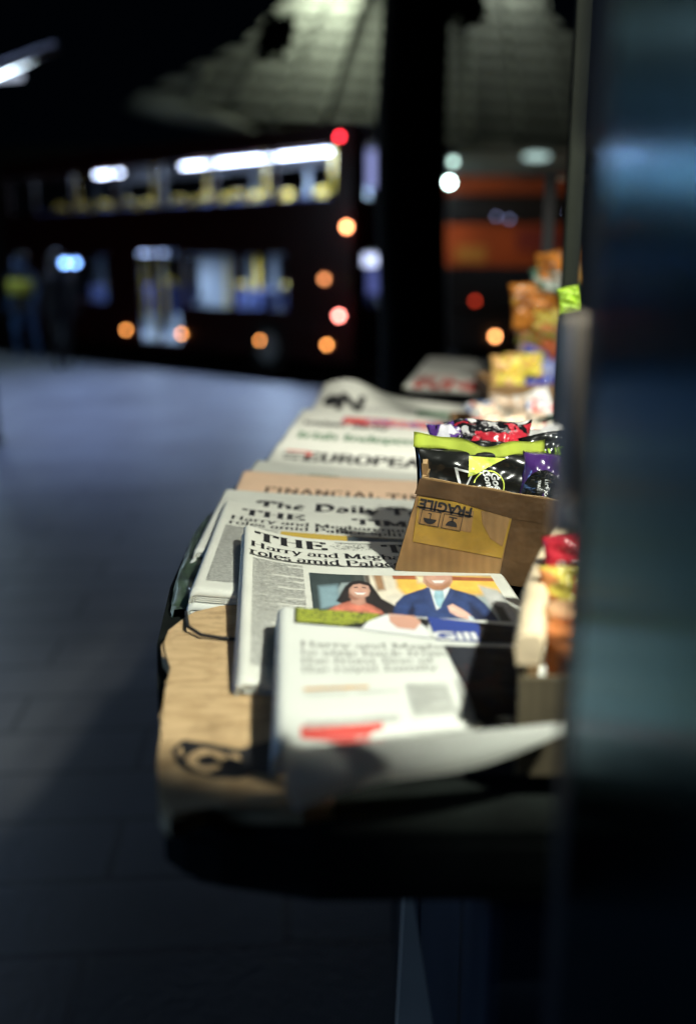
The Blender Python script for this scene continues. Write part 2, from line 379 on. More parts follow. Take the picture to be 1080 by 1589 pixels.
# ---- the masthead paper in focus
P3 = Paper(on_z(379, 808, 1.201), (-.094, .774, 1.168), .396, .29, roll=.015, bulge=.027, bw=.055, th=.011)
r3 = paper_root(P3, 'sharp newspaper with large black THE masthead, photo of dark haired woman and suited man')
P3.block(r3, folds=5)
u0, v0 = P3.uv(399, 831); u1, v1 = P3.uv(508, 848)
sz = (u1 - u0)/2.9
mast, xe = serif_text('THE', u0, v0 - .5*sz, sz, thick=.25, thin=.05)
m2, _ = serif_text('TIMES', u0 + .150, v0 - .5*sz, sz, thick=.25, thin=.05)
crest = []
for k in range(90):
    a = random.uniform(0, 2*pi); rr = random.uniform(.1, 1); cx, cy = xe + .030 + rr*cos(a)*.026, v0 + rr*sin(a)*sz*.45
    l = random.uniform(.002, .006); an = random.uniform(0, pi); dx, dy = cos(an)*l, sin(an)*l
    crest.append([(cx, cy), (cx + dx, cy + dy), (cx + dx - dy*.2, cy + dy + dx*.2)])
P3.print(r3, 'masthead', [(mast + m2, 0, 1), (crest, 0, 1), (textlines(xe + .01, v0 + .36*sz + .004, xe + .055, v0 + .36*sz + .0065, .003, .0009), 0, 1)], [M['ink']], label='large black serif capitals with engraved crest')
hx, hy = P3.uv(389, 847); hy += .006; _, hy3 = P3.uv(389, 858.5); hx2, hy2 = P3.uv(468, 862)
hs = .0172
h1, _ = serif_text('Harry and Meghan quit', hx, hy - .006, hs, thick=.21, thin=.05)
h2, _ = serif_text('roles amid Palace split', hx, hy3, hs, thick=.21, thin=.05)
rule = R(hx, hy - .0345, .285, hy - .0338)
P3.print(r3, 'headline', [(h1 + h2, 0, 1), (rule, 0, 1), (textlines(hx, hy - .034, .28, hy - .031, .01, .001, .006), 0, 1)], [M['ink']])
ptx, pty = P3.uv(480, 889)
photo_top = pty; ph = .158; pw = .285 - ptx - .012
P3.print(r3, 'body_text', [(textlines(.012, .03, ptx - .006, hy - .040), 0, 1), (textlines(.01 + ptx, .01, .28, photo_top - ph - .006), 0, 1)], [M['grey_ink']], .03)
def to_px(p):
    d = p - Vector((0, 0, H)); f = d.y*cos(PITCH) - d.z*sin(PITCH); up_ = d.y*sin(PITCH) + d.z*cos(PITCH)
    return 540 + F*d.x/f, 794.5 - F*up_/f
def inpoly(x, y, P):
    c_ = False; dm = 1e9; n = len(P)
    for k in range(n):
        (x0, y0), (x1, y1) = P[k], P[(k+1) % n]
        if (y0 > y) != (y1 > y) and x < (x1 - x0)*(y - y0)/(y1 - y0) + x0: c_ = not c_
        dx, dy = x1 - x0, y1 - y0; t_ = max(0, min(1, ((x - x0)*dx + (y - y0)*dy)/(dx*dx + dy*dy + 1e-9)))
        dm = min(dm, math.hypot(x - x0 - t_*dx, y - y0 - t_*dy))
    return dm if c_ else -dm
# a printed colour picture, laid out in the picture's own coordinates (x 0..300, y 0..115 at half height scale)
def shape_list():
    sk = (.60, .34, .25); nav = (.022, .045, .14)
    return [  # polygon, colour, softness, shading amplitude
     ([(0, 0), (320, 0), (320, 130), (0, 130)], (.30, .36, .36), 1, .1),
     ([(0, 0), (75, 0), (72, 14), (50, 16), (40, 30), (42, 70), (0, 80)], (.035, .05, .05), 2, .3),
     ([(14, 22), (44, 18), (48, 50), (18, 58)], (.22, .33, .37), 3, .2),
     ([(64, 0), (84, 0), (90, 26), (70, 30)], (.045, .055, .05), 2, .3),
     ([(86, 0), (150, 0), (160, 60), (100, 50)], (.74, .66, .52), 3, .15),
     ([(98, 0), (112, 0), (118, 24), (106, 26)], (.36, .20, .10), 3, .3), ([(84, 2), (92, 2), (98, 30), (90, 30)], (.12, .10, .08), 2, .2),
     ([(132, -3), (330, -3), (330, 14), (290, 26), (150, 34), (136, 20)], (.86, .50, .09), 4, .25),
     ([(128, 0), (300, 0), (300, 5), (130, 7)], (.42, .12, .05), 1, .3), ([(165, 0), (185, 0), (180, 12), (168, 12)], (.80, .70, .45), 3, .2),
     ([(120, 34), (180, 30), (170, 75), (130, 70)], (.72, .66, .54), 4, .15),
     ([(262, 12), (292, 18), (330, 60), (330, 110), (310, 70), (280, 44)], (.50, .50, .47), 3, .15),
     ([(284, 40), (300, 44), (322, 80), (300, 72)], (.05, .055, .05), 3, .2),
     # woman
     ([(42, 44), (50, 30), (56, 20), (66, 13), (82, 12), (96, 17), (104, 27), (112, 38), (132, 48), (142, 60), (140, 84), (118, 80), (100, 62), (70, 52), (54, 50)], (.016, .012, .012), 1.5, .5),
     ([(28, 58), (44, 50), (60, 44), (78, 42), (96, 48), (112, 56), (124, 72), (130, 100), (20, 100)], (.56, .17, .11), 1.5, .5),
     ([(66, 36), (86, 36), (88, 46), (78, 50), (64, 46)], (.55, .28, .20), 2, .2),
     ([(60, 22), (66, 15), (80, 14), (92, 18), (95, 26), (92, 34), (82, 39), (70, 38), (62, 32)], sk, 1.2, .25),
     ([(56, 24), (62, 15), (76, 11), (92, 14), (99, 22), (101, 32), (96, 28), (92, 19), (78, 16), (68, 18), (62, 24), (60, 30)], (.014, .01, .01), 1, .3),
     ([(69, 21.5), (75, 20.8), (75, 22.3), (69, 23)], (.07, .03, .03), .5, 0), ([(82, 20.8), (88, 21.5), (88, 23), (82, 22.3)], (.07, .03, .03), .5, 0),
     ([(77, 22), (80, 22), (82, 27), (76, 27)], (.62, .33, .25), 1, 0), ([(70, 29), (88, 29), (84, 33), (74, 33)], (.80, .78, .74), .6, 0), ([(70, 28.6), (88, 28.6), (84, 29.6), (74, 29.6)], (.50, .10, .09), .4, 0),
     ([(62, 30), (68, 36), (76, 40), (70, 42), (62, 38)], (.34, .15, .10), 2, .1),
     # man
     ([(128, 62), (134, 44), (146, 32), (166, 24), (184, 18), (214, 18), (234, 22), (256, 28), (272, 40), (286, 56), (298, 72), (292, 84), (262, 84), (240, 90), (128, 96)], nav, 1.5, .6),
     ([(182, 16), (218, 16), (214, 34), (204, 48), (196, 54), (188, 36)], (.72, .76, .78), 1.2, .12),
     ([(195, 21), (207, 21), (210, 38), (203, 50), (197, 44), (193, 32)], (.34, .56, .64), 1.2, .2),
     ([(180, 19), (186, 18), (194, 44), (200, 60), (188, 52)], (.035, .065, .19), 1, .3), ([(219, 18), (226, 22), (216, 42), (200, 60), (206, 42)], (.035, .065, .19), 1, .3),
     ([(176, 10), (178, -12), (190, -22), (208, -22), (220, -10), (222, 8), (216, 16), (206, 21), (194, 21), (182, 16)], sk, 1.2, .22),
     ([(180, 6), (186, 12), (196, 15), (208, 13), (218, 6), (218, 14), (206, 22), (192, 22), (182, 16)], (.50, .24, .13), 2, .4),
     ([(190, 7), (210, 6), (206, 10.5), (194, 11)], (.82, .80, .77), .7, 0),
     ([(198, -4), (203, -4), (206, 3), (196, 3)], (.64, .34, .26), 1, 0),
     ([(214, 46), (222, 42), (238, 50), (250, 58), (256, 66), (246, 66), (230, 62), (218, 56)], (.78, .48, .38), 1.2, .3),
     ([(246, 60), (254, 60), (258, 70), (250, 70)], (.60, .68, .72), 1, 0),
     ([(152, 60), (160, 44), (164, 52), (158, 90), (152, 90)], (.008, .014, .05), 3, .2), ([(248, 40), (262, 50), (282, 70), (268, 74), (252, 60)], (.012, .02, .06), 4, .2),
     ([(128, 70), (140, 58), (148, 66), (140, 92), (128, 92)], (.03, .06, .18), 4, .3),
    ]
SH = shape_list()
from mathutils import noise as mnoise
def paint(x, y):
    c_ = [.3, .36, .36]
    for P_, col, soft, amp in SH:
        xs_ = [p[0] for p in P_]; ys_ = [p[1] for p in P_]
        if not (min(xs_) - soft < x < max(xs_) + soft and min(ys_) - soft < y < max(ys_) + soft): continue
        d = inpoly(x, y, P_); a_ = max(0, min(1, .5 + d/(2*soft)))
        if a_ <= 0: continue
        sh_ = 1 + amp*(.8*mnoise.noise(Vector((x*.06, y*.11, len(P_)))) + .25*mnoise.noise(Vector((x*.3, y*.45, 3.7))) + .9*min(1, max(0, d/7)) - .5)
        c_ = [c0*(1 - a_) + max(0, c1*sh_)*a_ for c0, c1 in zip(c_, col)]
    return c_
pm, N, L, b = nt('printed_photo'); b.inputs['Roughness'].default_value = .7
va = N.new('ShaderNodeVertexColor'); va.layer_name = 'print'; L.new(va.outputs[0], b.inputs['Base Color'])
bm = BM(); NU, NV = 190, 120; gl = []; cols_ = []
for j in range(NV+1):
    row = []
    for i in range(NU+1):
        u, v = ptx + pw*i/NU, photo_top - ph*j/NV
        p = P3.S(u, v, .0006); x_, y_ = to_px(p)
        row.append(bm.verts.new(p)); cols_.append(paint(x_ - 480, (y_ - 887) - .035*(x_ - 480)))
    gl.append(row)
for j in range(NV):
    for i in range(NU): bm.faces.new((gl[j][i], gl[j+1][i], gl[j+1][i+1], gl[j][i+1])).smooth = True
po = obj('photograph', bm, pm, r3, world=True); po['label'] = 'colour photograph of a woman in rust red and a man in a navy suit'
ca = po.data.color_attributes.new('print', 'FLOAT_COLOR', 'POINT')
for k, c_ in enumerate(cols_): ca.data[k].color = (*c_, 1)
for k, (du, dv) in enumerate([(-.003, .004), (.003, -.005)]):
    rr = thing('newspaper', 'folded copy lying directly beneath the newspaper with the sharply focused THE masthead', 'newspaper', tuple(P3.S(.145, .18, 0, .011*(k+2))), group='copies beneath the sharp front page')
    P3.block(rr, t0=.0112*(k+1), du=du, dv=dv, folds=4, m=M['paper_white'])

# ---- the second copy behind it
P2 = Paper((-.173, 1.358, 1.181), (-.166, .991, 1.171), .37, .29, roll=.05, bulge=.014, bw=.08, th=.013)
r2 = paper_root(P2, 'second newspaper with blurred THE masthead, half covered by the sharper copy in front of it')
P2.block(r2, folds=3)
a, b = P2.uv(378, 795); sz = .029
mst, xe = serif_text('THE', a, b - .4*sz, sz, thick=.25, thin=.05); m2, _ = serif_text('TIMES', a + .150, b - .4*sz, sz, thick=.25, thin=.05)
P2.print(r2, 'masthead', [(mst, 0, 1)], [M['ink']]); P2.print(r2, 'masthead', [(m2, 0, 1)], [M['ink']])
a, b = P2.uv(358, 803)
h1, _ = serif_text('Harry and Meghan quit', a, b - .006, .0178, thick=.21, thin=.05); h2, _ = serif_text('roles amid Palace split', a, b - .028, .0178, thick=.21, thin=.05)
P2.print(r2, 'headline', [(h1 + h2, 0, 1)], [M['ink']])
P2.print(r2, 'body_text', [(textlines(.014, .03, .082, b - .036), 0, 1)], [M['grey_ink']], .03)
P2.print(r2, 'photograph', [(R(.085, .10, .275, b - .038), 0, 1), (R(.17, .12, .262, b - .040), 1, 2), (R(.185, .12, .225, b - .055), 2, 3)], [M['yellow_ink'], M['slate_ink'], M['navy_ink']])
for k, (du, dv) in enumerate([(-.002, -.004)]):
    rr = thing('newspaper', 'folded copy at the bottom of the pile, under the blurred second THE newspaper', 'newspaper', tuple(P2.S(.145, .18, 0, .026)))
    P2.block(rr, t0=.0145, th=.014, du=du, dv=dv, folds=2, m=M['paper_white'])

# ---- broadsheets shingled along the counter
def shingle(fl, dirv, label, W=.375, L=.30, m='paper', th=.007, drop=.055, roll=.045, **k):
    fl = Vector(fl); d = Vector((dirv[0], dirv[1], 0)).normalized()
    nl = fl - d*L; nl.z -= drop*L/.3*.5
    P = Paper(fl, nl, L, W, th=th, roll=roll, **k); r = paper_root(P, label); P.block(r, m=M[m], folds=2); return P, r
P1, r1 = shingle((-.186, 1.470, 1.172), (.01, 1), 'broadsheet newspaper with blackletter The Daily Telegraph masthead', th=.010, drop=.02, bulge=.004)
P1.block(r1, name='inner_section', t0=.012, th=.012, du=-.004, dv=-.012, folds=2, m=M['paper_white'])
a, b = P1.uv(398, 788)
t, _ = serif_text('The Daily Telegraph', a, b - .002, .031, thick=.34, thin=.08, black=.75, ys=1.2)
P1.print(r1, 'masthead', [(t, 0, 1)], [M['ink']]); P1.print(r1, 'body_text', [(textlines(.02, .02, .36, b - .012), 0, 1)], [M['grey_ink']], .03)
PF, rF = shingle((-.170, 1.590, 1.176), (.03, 1), 'salmon pink newspaper with FINANCIAL TIMES across its top', m='paper_pink', bulge=.004)
a, b = PF.uv(408, 768)
t, _ = serif_text('FINANCIAL TIMES', a, b + .012, .021, thick=.26, thin=.09, track=.12, ys=1.35)
PF.print(rF, 'masthead', [(t, 0, 1), (R(a + .07, b + .002, a + .27, b + .007), 1, 1)], [mat('brown_ink', (.16, .10, .07), .7), M['red_ink']])
PN, rN = shingle(on_z(398, 712, 1.175), (.10, 1), 'newspaper with a small blackletter The New York Times masthead, above the pink one', bulge=.003)
a, b = PN.uv(455, 748)
t, _ = serif_text('The New York Times', a, b - .004, .025, thick=.30, thin=.06, black=.75, ys=1.7)
PN.print(rN, 'masthead', [(t, 0, 1), (R(a + .02, b + .042, a + .07, b + .047), 0, 1), (R(a + .14, b + .04, a + .22, b + .046), 1, 1)], [M['green_ink'], M['amber_ink']])
PE, rE = shingle(on_z(432, 684, 1.177), (.10, 1), 'newspaper with bold EUROPEAN masthead', bulge=.002)
a, b = PE.uv(440, 708); a2, _ = PE.uv(470, 710)
t, _ = serif_text('EUROPEAN', a2 + .002, b - .018, .0315, thick=.30, thin=.12, ys=1.75)
t2 = sans('NEW', a - .002, b + .010, .017, .05) + sans('THE 28', a, b - .016, .016, .06)
PE.print(rE, 'masthead', [(t, 0, 1), (t2, 0, 1), (R(a, b + .034, a + .04, b + .042), 1, 1), (R(a2 + .004, b + .012, a2 + .014, b + .036), 1, 2)], [M['ink'], M['red_ink']])
PI_, rI = shingle(on_z(450, 660, 1.18), (.10, 1), 'newspaper with green Irish Independent masthead', bulge=.002)
a, b = PI_.uv(462, 676)
t, _ = serif_text('Irish Independent', a, b - .014, .031, thick=.32, thin=.13, ys=1.5)
PI_.print(rI, 'masthead', [(t, 0, 1)], [M['green_ink']])
PS, rS = shingle(on_z(470, 633, 1.186), (.12, 1), 'newspaper with a red and blue strip across its top', bulge=.002, W=.385)
a, b = PS.uv(486, 657); _, b2 = PS.uv(560, 637)
t = tall(sans('walsall derby', a - .02, b - .012, .035, .03), b - .012, 1.6)
PS.print(rS, 'top_strip', [(R(.10, b + .014, .355, b + .075), 0, 1), (R(.105, b + .02, .15, b + .07), 1, 2), (R(.30, b + .02, .352, b + .07), 1, 2)], [M['red_blue'], M['red_ink']], label='red and violet picture strip')
PS.print(rS, 'masthead', [(t, 0, 1), ], [M['ink']])
PNN, rNN = shingle(on_z(503, 606, 1.19), (.13, 1), 'newspaper with a bold black N, its top edge curling up against the dark', W=.36, L=.34,
    extra=lambda u, v: (.035*exp(-((u - .06)/.075)**2) - .012*max(0, u - .1)/.2)*max(0, (v - .12)/.22)**1.5)
a, b = PNN.uv(512, 634)
PNN.print(rNN, 'masthead', [(ell(a - .004, b + .055, .02, .04), 0, 1), (tall(sans('N', a + .01, b - .0, .085, .05), b, 1.7), 0, 1), (tall(sans('ational', a + .075, b, .045, .02), b, 1.6), 1, 1), (R(.245, b - .01, .32, b + .05), 2, 1)], [M['ink'], M['grey_ink'], M['green_ink']])
PR, rR = shingle(on_z(664, 553, 1.185), (.155, 1), 'farthest newspaper, with large red lettering', W=.36, L=.86, drop=.0)
a, b = PR.uv(640, 597)
PR.print(rR, 'masthead', [(tall(sans('SUNDAY', a - .0, b - .015, .075, .05), b - .015, 3.2), 0, 1), (tall(sans('NEWS', a + .0, b + .20, .04, .02), b + .2, 2), 0, 1), (R(.25, b + .06, .31, b + .16), 1, 1)], [M['red_ink'], M['green_ink'], M['grey_ink']])
PR.print(rR, 'body_text', [(textlines(.02, b - .12, .3, b - .04, .012, .005, .03), 0, 1)], [M['grey_ink']], .05)

# ---- nearest paper
PA = Paper(on_z(431, 936, 1.199), on_z(424, 1164, 1.186), .245, .29, roll=.075, bulge=.004, th=.012, shear=.30,
           extra=lambda u, v: -.006*max(0, (.035 - v)/.035)**2)
rA = paper_root(PA, 'nearest newspaper, out of focus, with lime green and black picture strip and a red panel')
PA.block(rA, folds=3, m=M['paper_white'])
def uvp(pts, P=PA): return [[P.uv(x, y) for x, y in pts]]
PA.print(rA, 'photograph', [
    (uvp([(459, 938), (560, 946), (668, 962), (662, 985), (560, 975), (458, 967)]), 1, 1),
    (uvp([(461, 938), (540, 944), (592, 955), (575, 966), (530, 972), (500, 968), (462, 966)]), 0, 2),
    (uvp([(560, 978), (572, 966), (600, 955), (640, 958), (662, 975), (668, 992), (620, 985)]), 2, 3),
    (uvp([(604, 953), (640, 954), (655, 967), (645, 979), (618, 976), (606, 966)]), 3, 4),
    (uvp([(664, 958), (812, 974), (812, 1000), (760, 998), (678, 994)]), 4, 2),
    (uvp([(745, 968), (815, 974), (815, 1000), (745, 998)]), 5, 3),  # shade over the blue panel, painted as a dark patch
    (uvp([(690, 1003), (812, 1006), (818, 1120), (742, 1122), (722, 1070)]), 5, 2)],
    [M['lime_print'], M['ink'], M['white_ink'], M['skin_ink'], M['blue_ink'], M['dark_photo_shade']], label='lime green crowd, a face and a blue panel across the page top')
a, b = PA.uv(672, 994); a2, b2 = PA.uv(470, 1003)
PA.print(rA, 'headline', [(sans('Gill', a, b, .030, .03), 0, 5)] , [M['white_ink']])
hl = []
for k, s_ in enumerate(['Harry and Meghan', 'to step back from', 'the front line of', 'the royal family']):
    t, _ = serif_text(s_, a2 - .002, b2 - .002 - k*.0165, .0125, thick=.14, thin=.05); hl += t
PA.print(rA, 'subheading', [(hl, 0, 1)], [mat('dark_grey_ink', (.24, .24, .22), .8)])
_, bb = PA.uv(470, 1075)
PA.print(rA, 'body_text', [(textlines(a2, .062, .055, bb - .004), 0, 1), (textlines(.061, .062, .095, bb - .004), 0, 1), (textlines(.101, .016, .135, bb + .006), 0, 1), (textlines(.141, .016, .172, bb + .012), 0, 1), (textlines(a2, .012, .09, .022), 0, 1)], [mat('pale_grey_ink', (.47, .475, .44), .8, var=.3, scale=200)], .03)
PA.print(rA, 'byline', [(R(a2, bb + .003, a2 + .05, bb + .007), 0, 1)], [M['amber_ink']])
PA.print(rA, 'red_panel', [(uvp([(467, 1127), (594, 1117), (596, 1143), (570, 1146), (556, 1138), (480, 1143), (467, 1143)]), 0, 1)], [M['red_ink']])
PC = Paper(PA.fl, PA.nl, .245, .045, roll=.09, bulge=.004, th=.012, extra=PA.extra)
for k in range(4):
    rr = thing('newspaper', 'folded copy stacked beneath the nearest newspaper at the near end of the counter', 'newspaper', tuple(PA.S(.145, .12, 0, .0125*(k+2))), group='copies beneath the nearest newspaper')
    PC.block(rr, t0=.0125*(k+1), du=random.uniform(-.003, .003), dv=(.012, .022, .026, .022)[k] + random.uniform(-.003, .003), folds=3, m=M['paper_white'])
# turned-up leaf at the near edge of the nearest paper
bm = BM(); TL, TR, BL, BR = at_y(434, 1162, .590), at_y(874, 1121, .62), at_y(458, 1258, .560), at_y(872, 1146, .612)
n = 24; m_ = 8; g = []
for j in range(m_+1):
    row = []
    for i in range(n+1):
        s_, t_ = i/n, j/m_
        p = TL.lerp(TR, s_).lerp(BL.lerp(BR, s_), t_)
        p += Vector((0, -.010*sin(pi*t_)*(1 - s_*.6), .004*sin(s_*7)*(t_)))
        row.append(bm.verts.new(p))
    g.append(row)
for j in range(m_):
    for i in range(n): bm.faces.new((g[j][i], g[j][i+1], g[j+1][i+1], g[j+1][i])).smooth = True
bmesh.ops.solidify(bm, geom=bm.faces[:], thickness=.0012)
obj('turned_leaf', bm, M['paper_white'], rA, world=True, smooth=True)

# ------------------------------------------------------------------ kiosk: counter, cabinet, doors and posts
steel = nt('brushed_steel')
m, N, L, b = steel; b.inputs['Metallic'].default_value = 1; b.inputs['Roughness'].default_value = .17; b.inputs['Base Color'].default_value = (.065, .085, .10, 1); b.inputs['Specular Tint'].default_value = (.42, .54, .64, 1)
tc = N.new('ShaderNodeTexCoord'); mp = N.new('ShaderNodeMapping'); mp.inputs['Scale'].default_value = (1, 60, .6)
nz = N.new('ShaderNodeTexNoise'); nz.inputs['Scale'].default_value = 6; nz.inputs['Detail'].default_value = 3
bp = N.new('ShaderNodeBump'); bp.inputs['Strength'].default_value = 1; bp.inputs['Distance'].default_value = .0005
L.new(tc.outputs['Object'], mp.inputs[0]); L.new(mp.outputs[0], nz.inputs['Vector']); L.new(nz.outputs[0], bp.inputs['Height']); L.new(bp.outputs[0], b.inputs['Normal'])
M['steel'] = m
M['green_paint'] = mat('dark_green_enamel', (.11, .17, .11), .35, var=.7, scale=25, bump=.3, bscale=12, coat=.3)
M['blue_steel'] = mat('dark_blue_steel', (.02, .032, .05), .45, metal=.3, var=.3, scale=3)
M['rubber'] = mat('black_rubber', (.008, .008, .009), .7)
M['post'] = mat('grey_painted_post', (.012, .014, .011), .95, var=.2, scale=10, spec=.05)
M['tubemetal'] = mat('blue_grey_tube', (.80, .66, .52), .4, metal=.1, var=.3, scale=12)
M['counter_paint'] = mat('shade_black_counter_paint', (.006, .008, .007), .9, var=.5, scale=20, spec=.1)  # near-black colour stands in for the shade over the counter's near end
kiosk = thing('newspaper_kiosk', 'steel newspaper kiosk with an open shutter door and a counter covered in papers', 'kiosk', (.6, 1.6, 0))
outline = [(.9, .585), (-.02, .585), (-.085, .588), (-.110, .597), (-.127, .615), (-.134, .65), (-.165, .80), (-.188, .92), (-.206, 1.1), (-.213, 1.3), (-.20, 1.5), (-.178, 1.75), (-.12, 2.1), (-.03, 2.42), (.17, 2.8), (.34, 3.2), (.9, 3.6)]
def slab(bm, pts, z0, z1, mi=0):
    a = [bm.verts.new((x, y, z0)) for x, y in pts]; b_ = [bm.verts.new((x, y, z1)) for x, y in pts]
    n = len(pts); fs = [bm.faces.new(a), bm.faces.new(b_[::-1])]
    fs += [bm.faces.new((a[i], b_[i], b_[(i+1) % n], a[(i+1) % n])) for i in range(n)]
    for f in fs: f.material_index = mi
    return fs
bm = BM(); slab(bm, outline, 1.085, T0 - .004)
bmesh.ops.bevel(bm, geom=[e for e in bm.edges if abs(e.verts[0].co.z - e.verts[1].co.z) < 1e-5], offset=.012, segments=3, affect='EDGES')
obj('counter', bm, M['counter_paint'], kiosk, world=True)
bm = BM(); box(bm, (.052, .655, T0 - .003), (.21, .80, T0 + .022), bev=.004); obj('dark_filler_block', bm, M['rubber'], kiosk, world=True)  # added dark block, fills in the shade beneath the nearest newspaper
bm = BM(); box(bm, (.10, .62, 0), (.9, 3.1, 1.083), bev=.01)
for y in (1.2, 1.9, 2.6): box(bm, (.097, y, .05), (.103, y + .012, 1.05))
obj('cabinet', bm, M['blue_steel'], kiosk, world=True)
bm = BM(); pa = [(.043, .84), (.075, .84)]
pts = [(.048, .992), (.0525, .992), (.076, .84), (.20, 0.0), (-.01, 0), (.043, .84)]
a_ = [bm.verts.new((x, .745, z)) for x, z in pts]; b_ = [bm.verts.new((x, .757, z)) for x, z in pts]
bm.faces.new(a_); bm.faces.new(b_[::-1])
for i in range(6): bm.faces.new((a_[i], b_[i], b_[(i+1) % 6], a_[(i+1) % 6]))
obj('bracket', bm, mat('bracket_paint', (.75, .62, .48), .5), kiosk, world=True)
bm = BM(); box(bm, (.047, .74, .99), (.0995, .76, 1.083)); obj('bracket_head', bm, M['rubber'], kiosk, world=True)
# near steel door, open towards the camera
bm = BM(); box(bm, (.0975, -.9, .25), (.118, .398, 2.6), bev=.003); door = obj('shutter_door', bm, M['steel'], kiosk, world=True)
bm = BM(); box(bm, (.0985, .399, .25), (.116, .432, 2.6), bev=.004); obj('door_seal', bm, M['rubber'], kiosk, world=True)
bm = BM(); box(bm, (.088, .45, 1.62), (.098, .46, 2.6), bev=.002); 
tube(bm, [(.1065, .455, 1.55), (.1065, .455, 2.6)], .0065, 12)
obj('hinge_post', bm, M['blue_steel'], kiosk, world=True)
# stub tube with its top at eye level
bm = BM(); p0 = at_y(893, 486, .515); tube(bm, [(p0.x, .515, 1.36), (p0.x, .515, p0.z - .004), (p0.x, .515, p0.z)], [.0072, .0072, .005], 18)
box(bm, (p0.x - .004, .43, 1.37), (p0.x + .002, .512, 1.38)); obj('stub_tube', bm, M['tubemetal'], kiosk, world=True)
bm = BM(); p0 = at_y(895, 300, 1.75); box(bm, (p0.x - .018, 1.74, 1.13), (p0.x + .010, 1.765, 3.0), bev=.003); obj('corner_post', bm, M['post'], kiosk, world=True)
bm = BM(); box(bm, (1.3, .9, 1.13), (1.34, 3.4, 2.7)); obj('back_panel', bm, M['rubber'], kiosk, world=True)
bm = BM(); cut = [(.275, .43), (.255, .52), (.252, .60), (.256, .70), (.272, .86), (.30, .97), (.35, 1.13)]
slab(bm, cut + [(-.7, 1.13), (-.7, .43)], 1.80, 1.812); obj('lamp_blocker_board', bm, M['rubber'], kiosk, world=True)  # unseen board added to block kiosk lamp spill onto the ground

# ------------------------------------------------------------------ wooden board at the near end
wm, N, L, b = nt('pale_plywood'); b.inputs['Roughness'].default_value = .65
tc = N.new('ShaderNodeTexCoord'); mp = N.new('ShaderNodeMapping'); mp.inputs['Scale'].default_value = (7, 22, 8); mp.inputs['Rotation'].default_value = (0, 0, .35)
wv = N.new('ShaderNodeTexNoise'); wv.inputs['Scale'].default_value = 2.2; wv.inputs['Detail'].default_value = 6; wv.inputs['Distortion'].default_value = 1.6
cr = N.new('ShaderNodeValToRGB'); cr.color_ramp.elements[0].color = (.44, .29, .14, 1); cr.color_ramp.elements[1].color = (.58, .40, .21, 1)
cr.color_ramp.elements[0].position = .36; cr.color_ramp.elements[1].position = .56
L.new(tc.outputs['Object'], mp.inputs[0]); L.new(mp.outputs[0], wv.inputs['Vector']); L.new(wv.outputs[0], cr.inputs[0])
n5 = N.new('ShaderNodeTexNoise'); n5.inputs['Scale'].default_value = 34; n5.inputs['Detail'].default_value = 8; n5.inputs['Roughness'].default_value = .7
c5 = N.new('ShaderNodeValToRGB'); c5.color_ramp.elements[0].color = (.40, .36, .30, 1); c5.color_ramp.elements[1].color = (1, 1, 1, 1); c5.color_ramp.elements[0].position = .34; c5.color_ramp.elements[1].position = .50
m5 = N.new('ShaderNodeMixRGB'); m5.blend_type = 'MULTIPLY'; m5.inputs[0].default_value = .45
L.new(tc.outputs['Object'], n5.inputs['Vector']); L.new(n5.outputs[0], c5.inputs[0]); L.new(cr.outputs[0], m5.inputs[1]); L.new(c5.outputs[0], m5.inputs[2]); L.new(m5.outputs[0], b.inputs['Base Color'])
board_pts = [on_z(x, y, T0 + .012) for x, y in [(262, 1268), (248, 1250), (245, 1215), (244, 1180), (256, 1140), (247, 1105), (262, 1072), (256, 1052), (270, 1036), (252, 1012), (250, 998), (262, 978), (285, 956), (300, 948)]]
bo = [(p.x, p.y) for p in board_pts] + [(-.10, 1.02), (-.01, 1.0), (-.01, .60), (-.03, .594), (-.09, .594)]
board = thing('wooden_board', 'pale wooden board with a dark printed mark on the near end of the counter', 'board', (-.02, .75, T0))
bm = BM(); slab(bm, bo, T0 - .003, T0 + .012)
bmesh.ops.bevel(bm, geom=[e for e in bm.edges if abs(e.verts[0].co.z - e.verts[1].co.z) < 1e-5 and e.verts[0].co.z > T0], offset=.003, segments=2, affect='EDGES')
obj('plank', bm, wm, board, world=True)
mk = []
def bpx(pts): return [[(on_z(x, y, T0 + .012).x, on_z(x, y, T0 + .012).y) for x, y in pts]]
mk += bpx([(266, 1164), (285, 1150), (330, 1156), (372, 1164), (420, 1150), (420, 1206), (396, 1200), (370, 1210), (330, 1208), (296, 1200), (274, 1186)])
tan_ = bpx([(294, 1172), (314, 1163), (340, 1168), (356, 1178), (344, 1183), (326, 1173), (308, 1178), (306, 1188), (322, 1192), (336, 1187), (344, 1194), (322, 1201), (300, 1194), (288, 1184)])
tan_ += bpx([(352, 1170), (372, 1174), (376, 1182), (362, 1180)]) + bpx([(274, 1168), (282, 1160), (286, 1172), (280, 1178)])
bm = flat_mesh([(mk, 0, 1), (tan_, 1, 3)], lambda u, v, h: Vector((u, v, T0 + .0122 + h)), .05)
obj('printed_mark', bm, [M['ink'], wm], board, world=True)
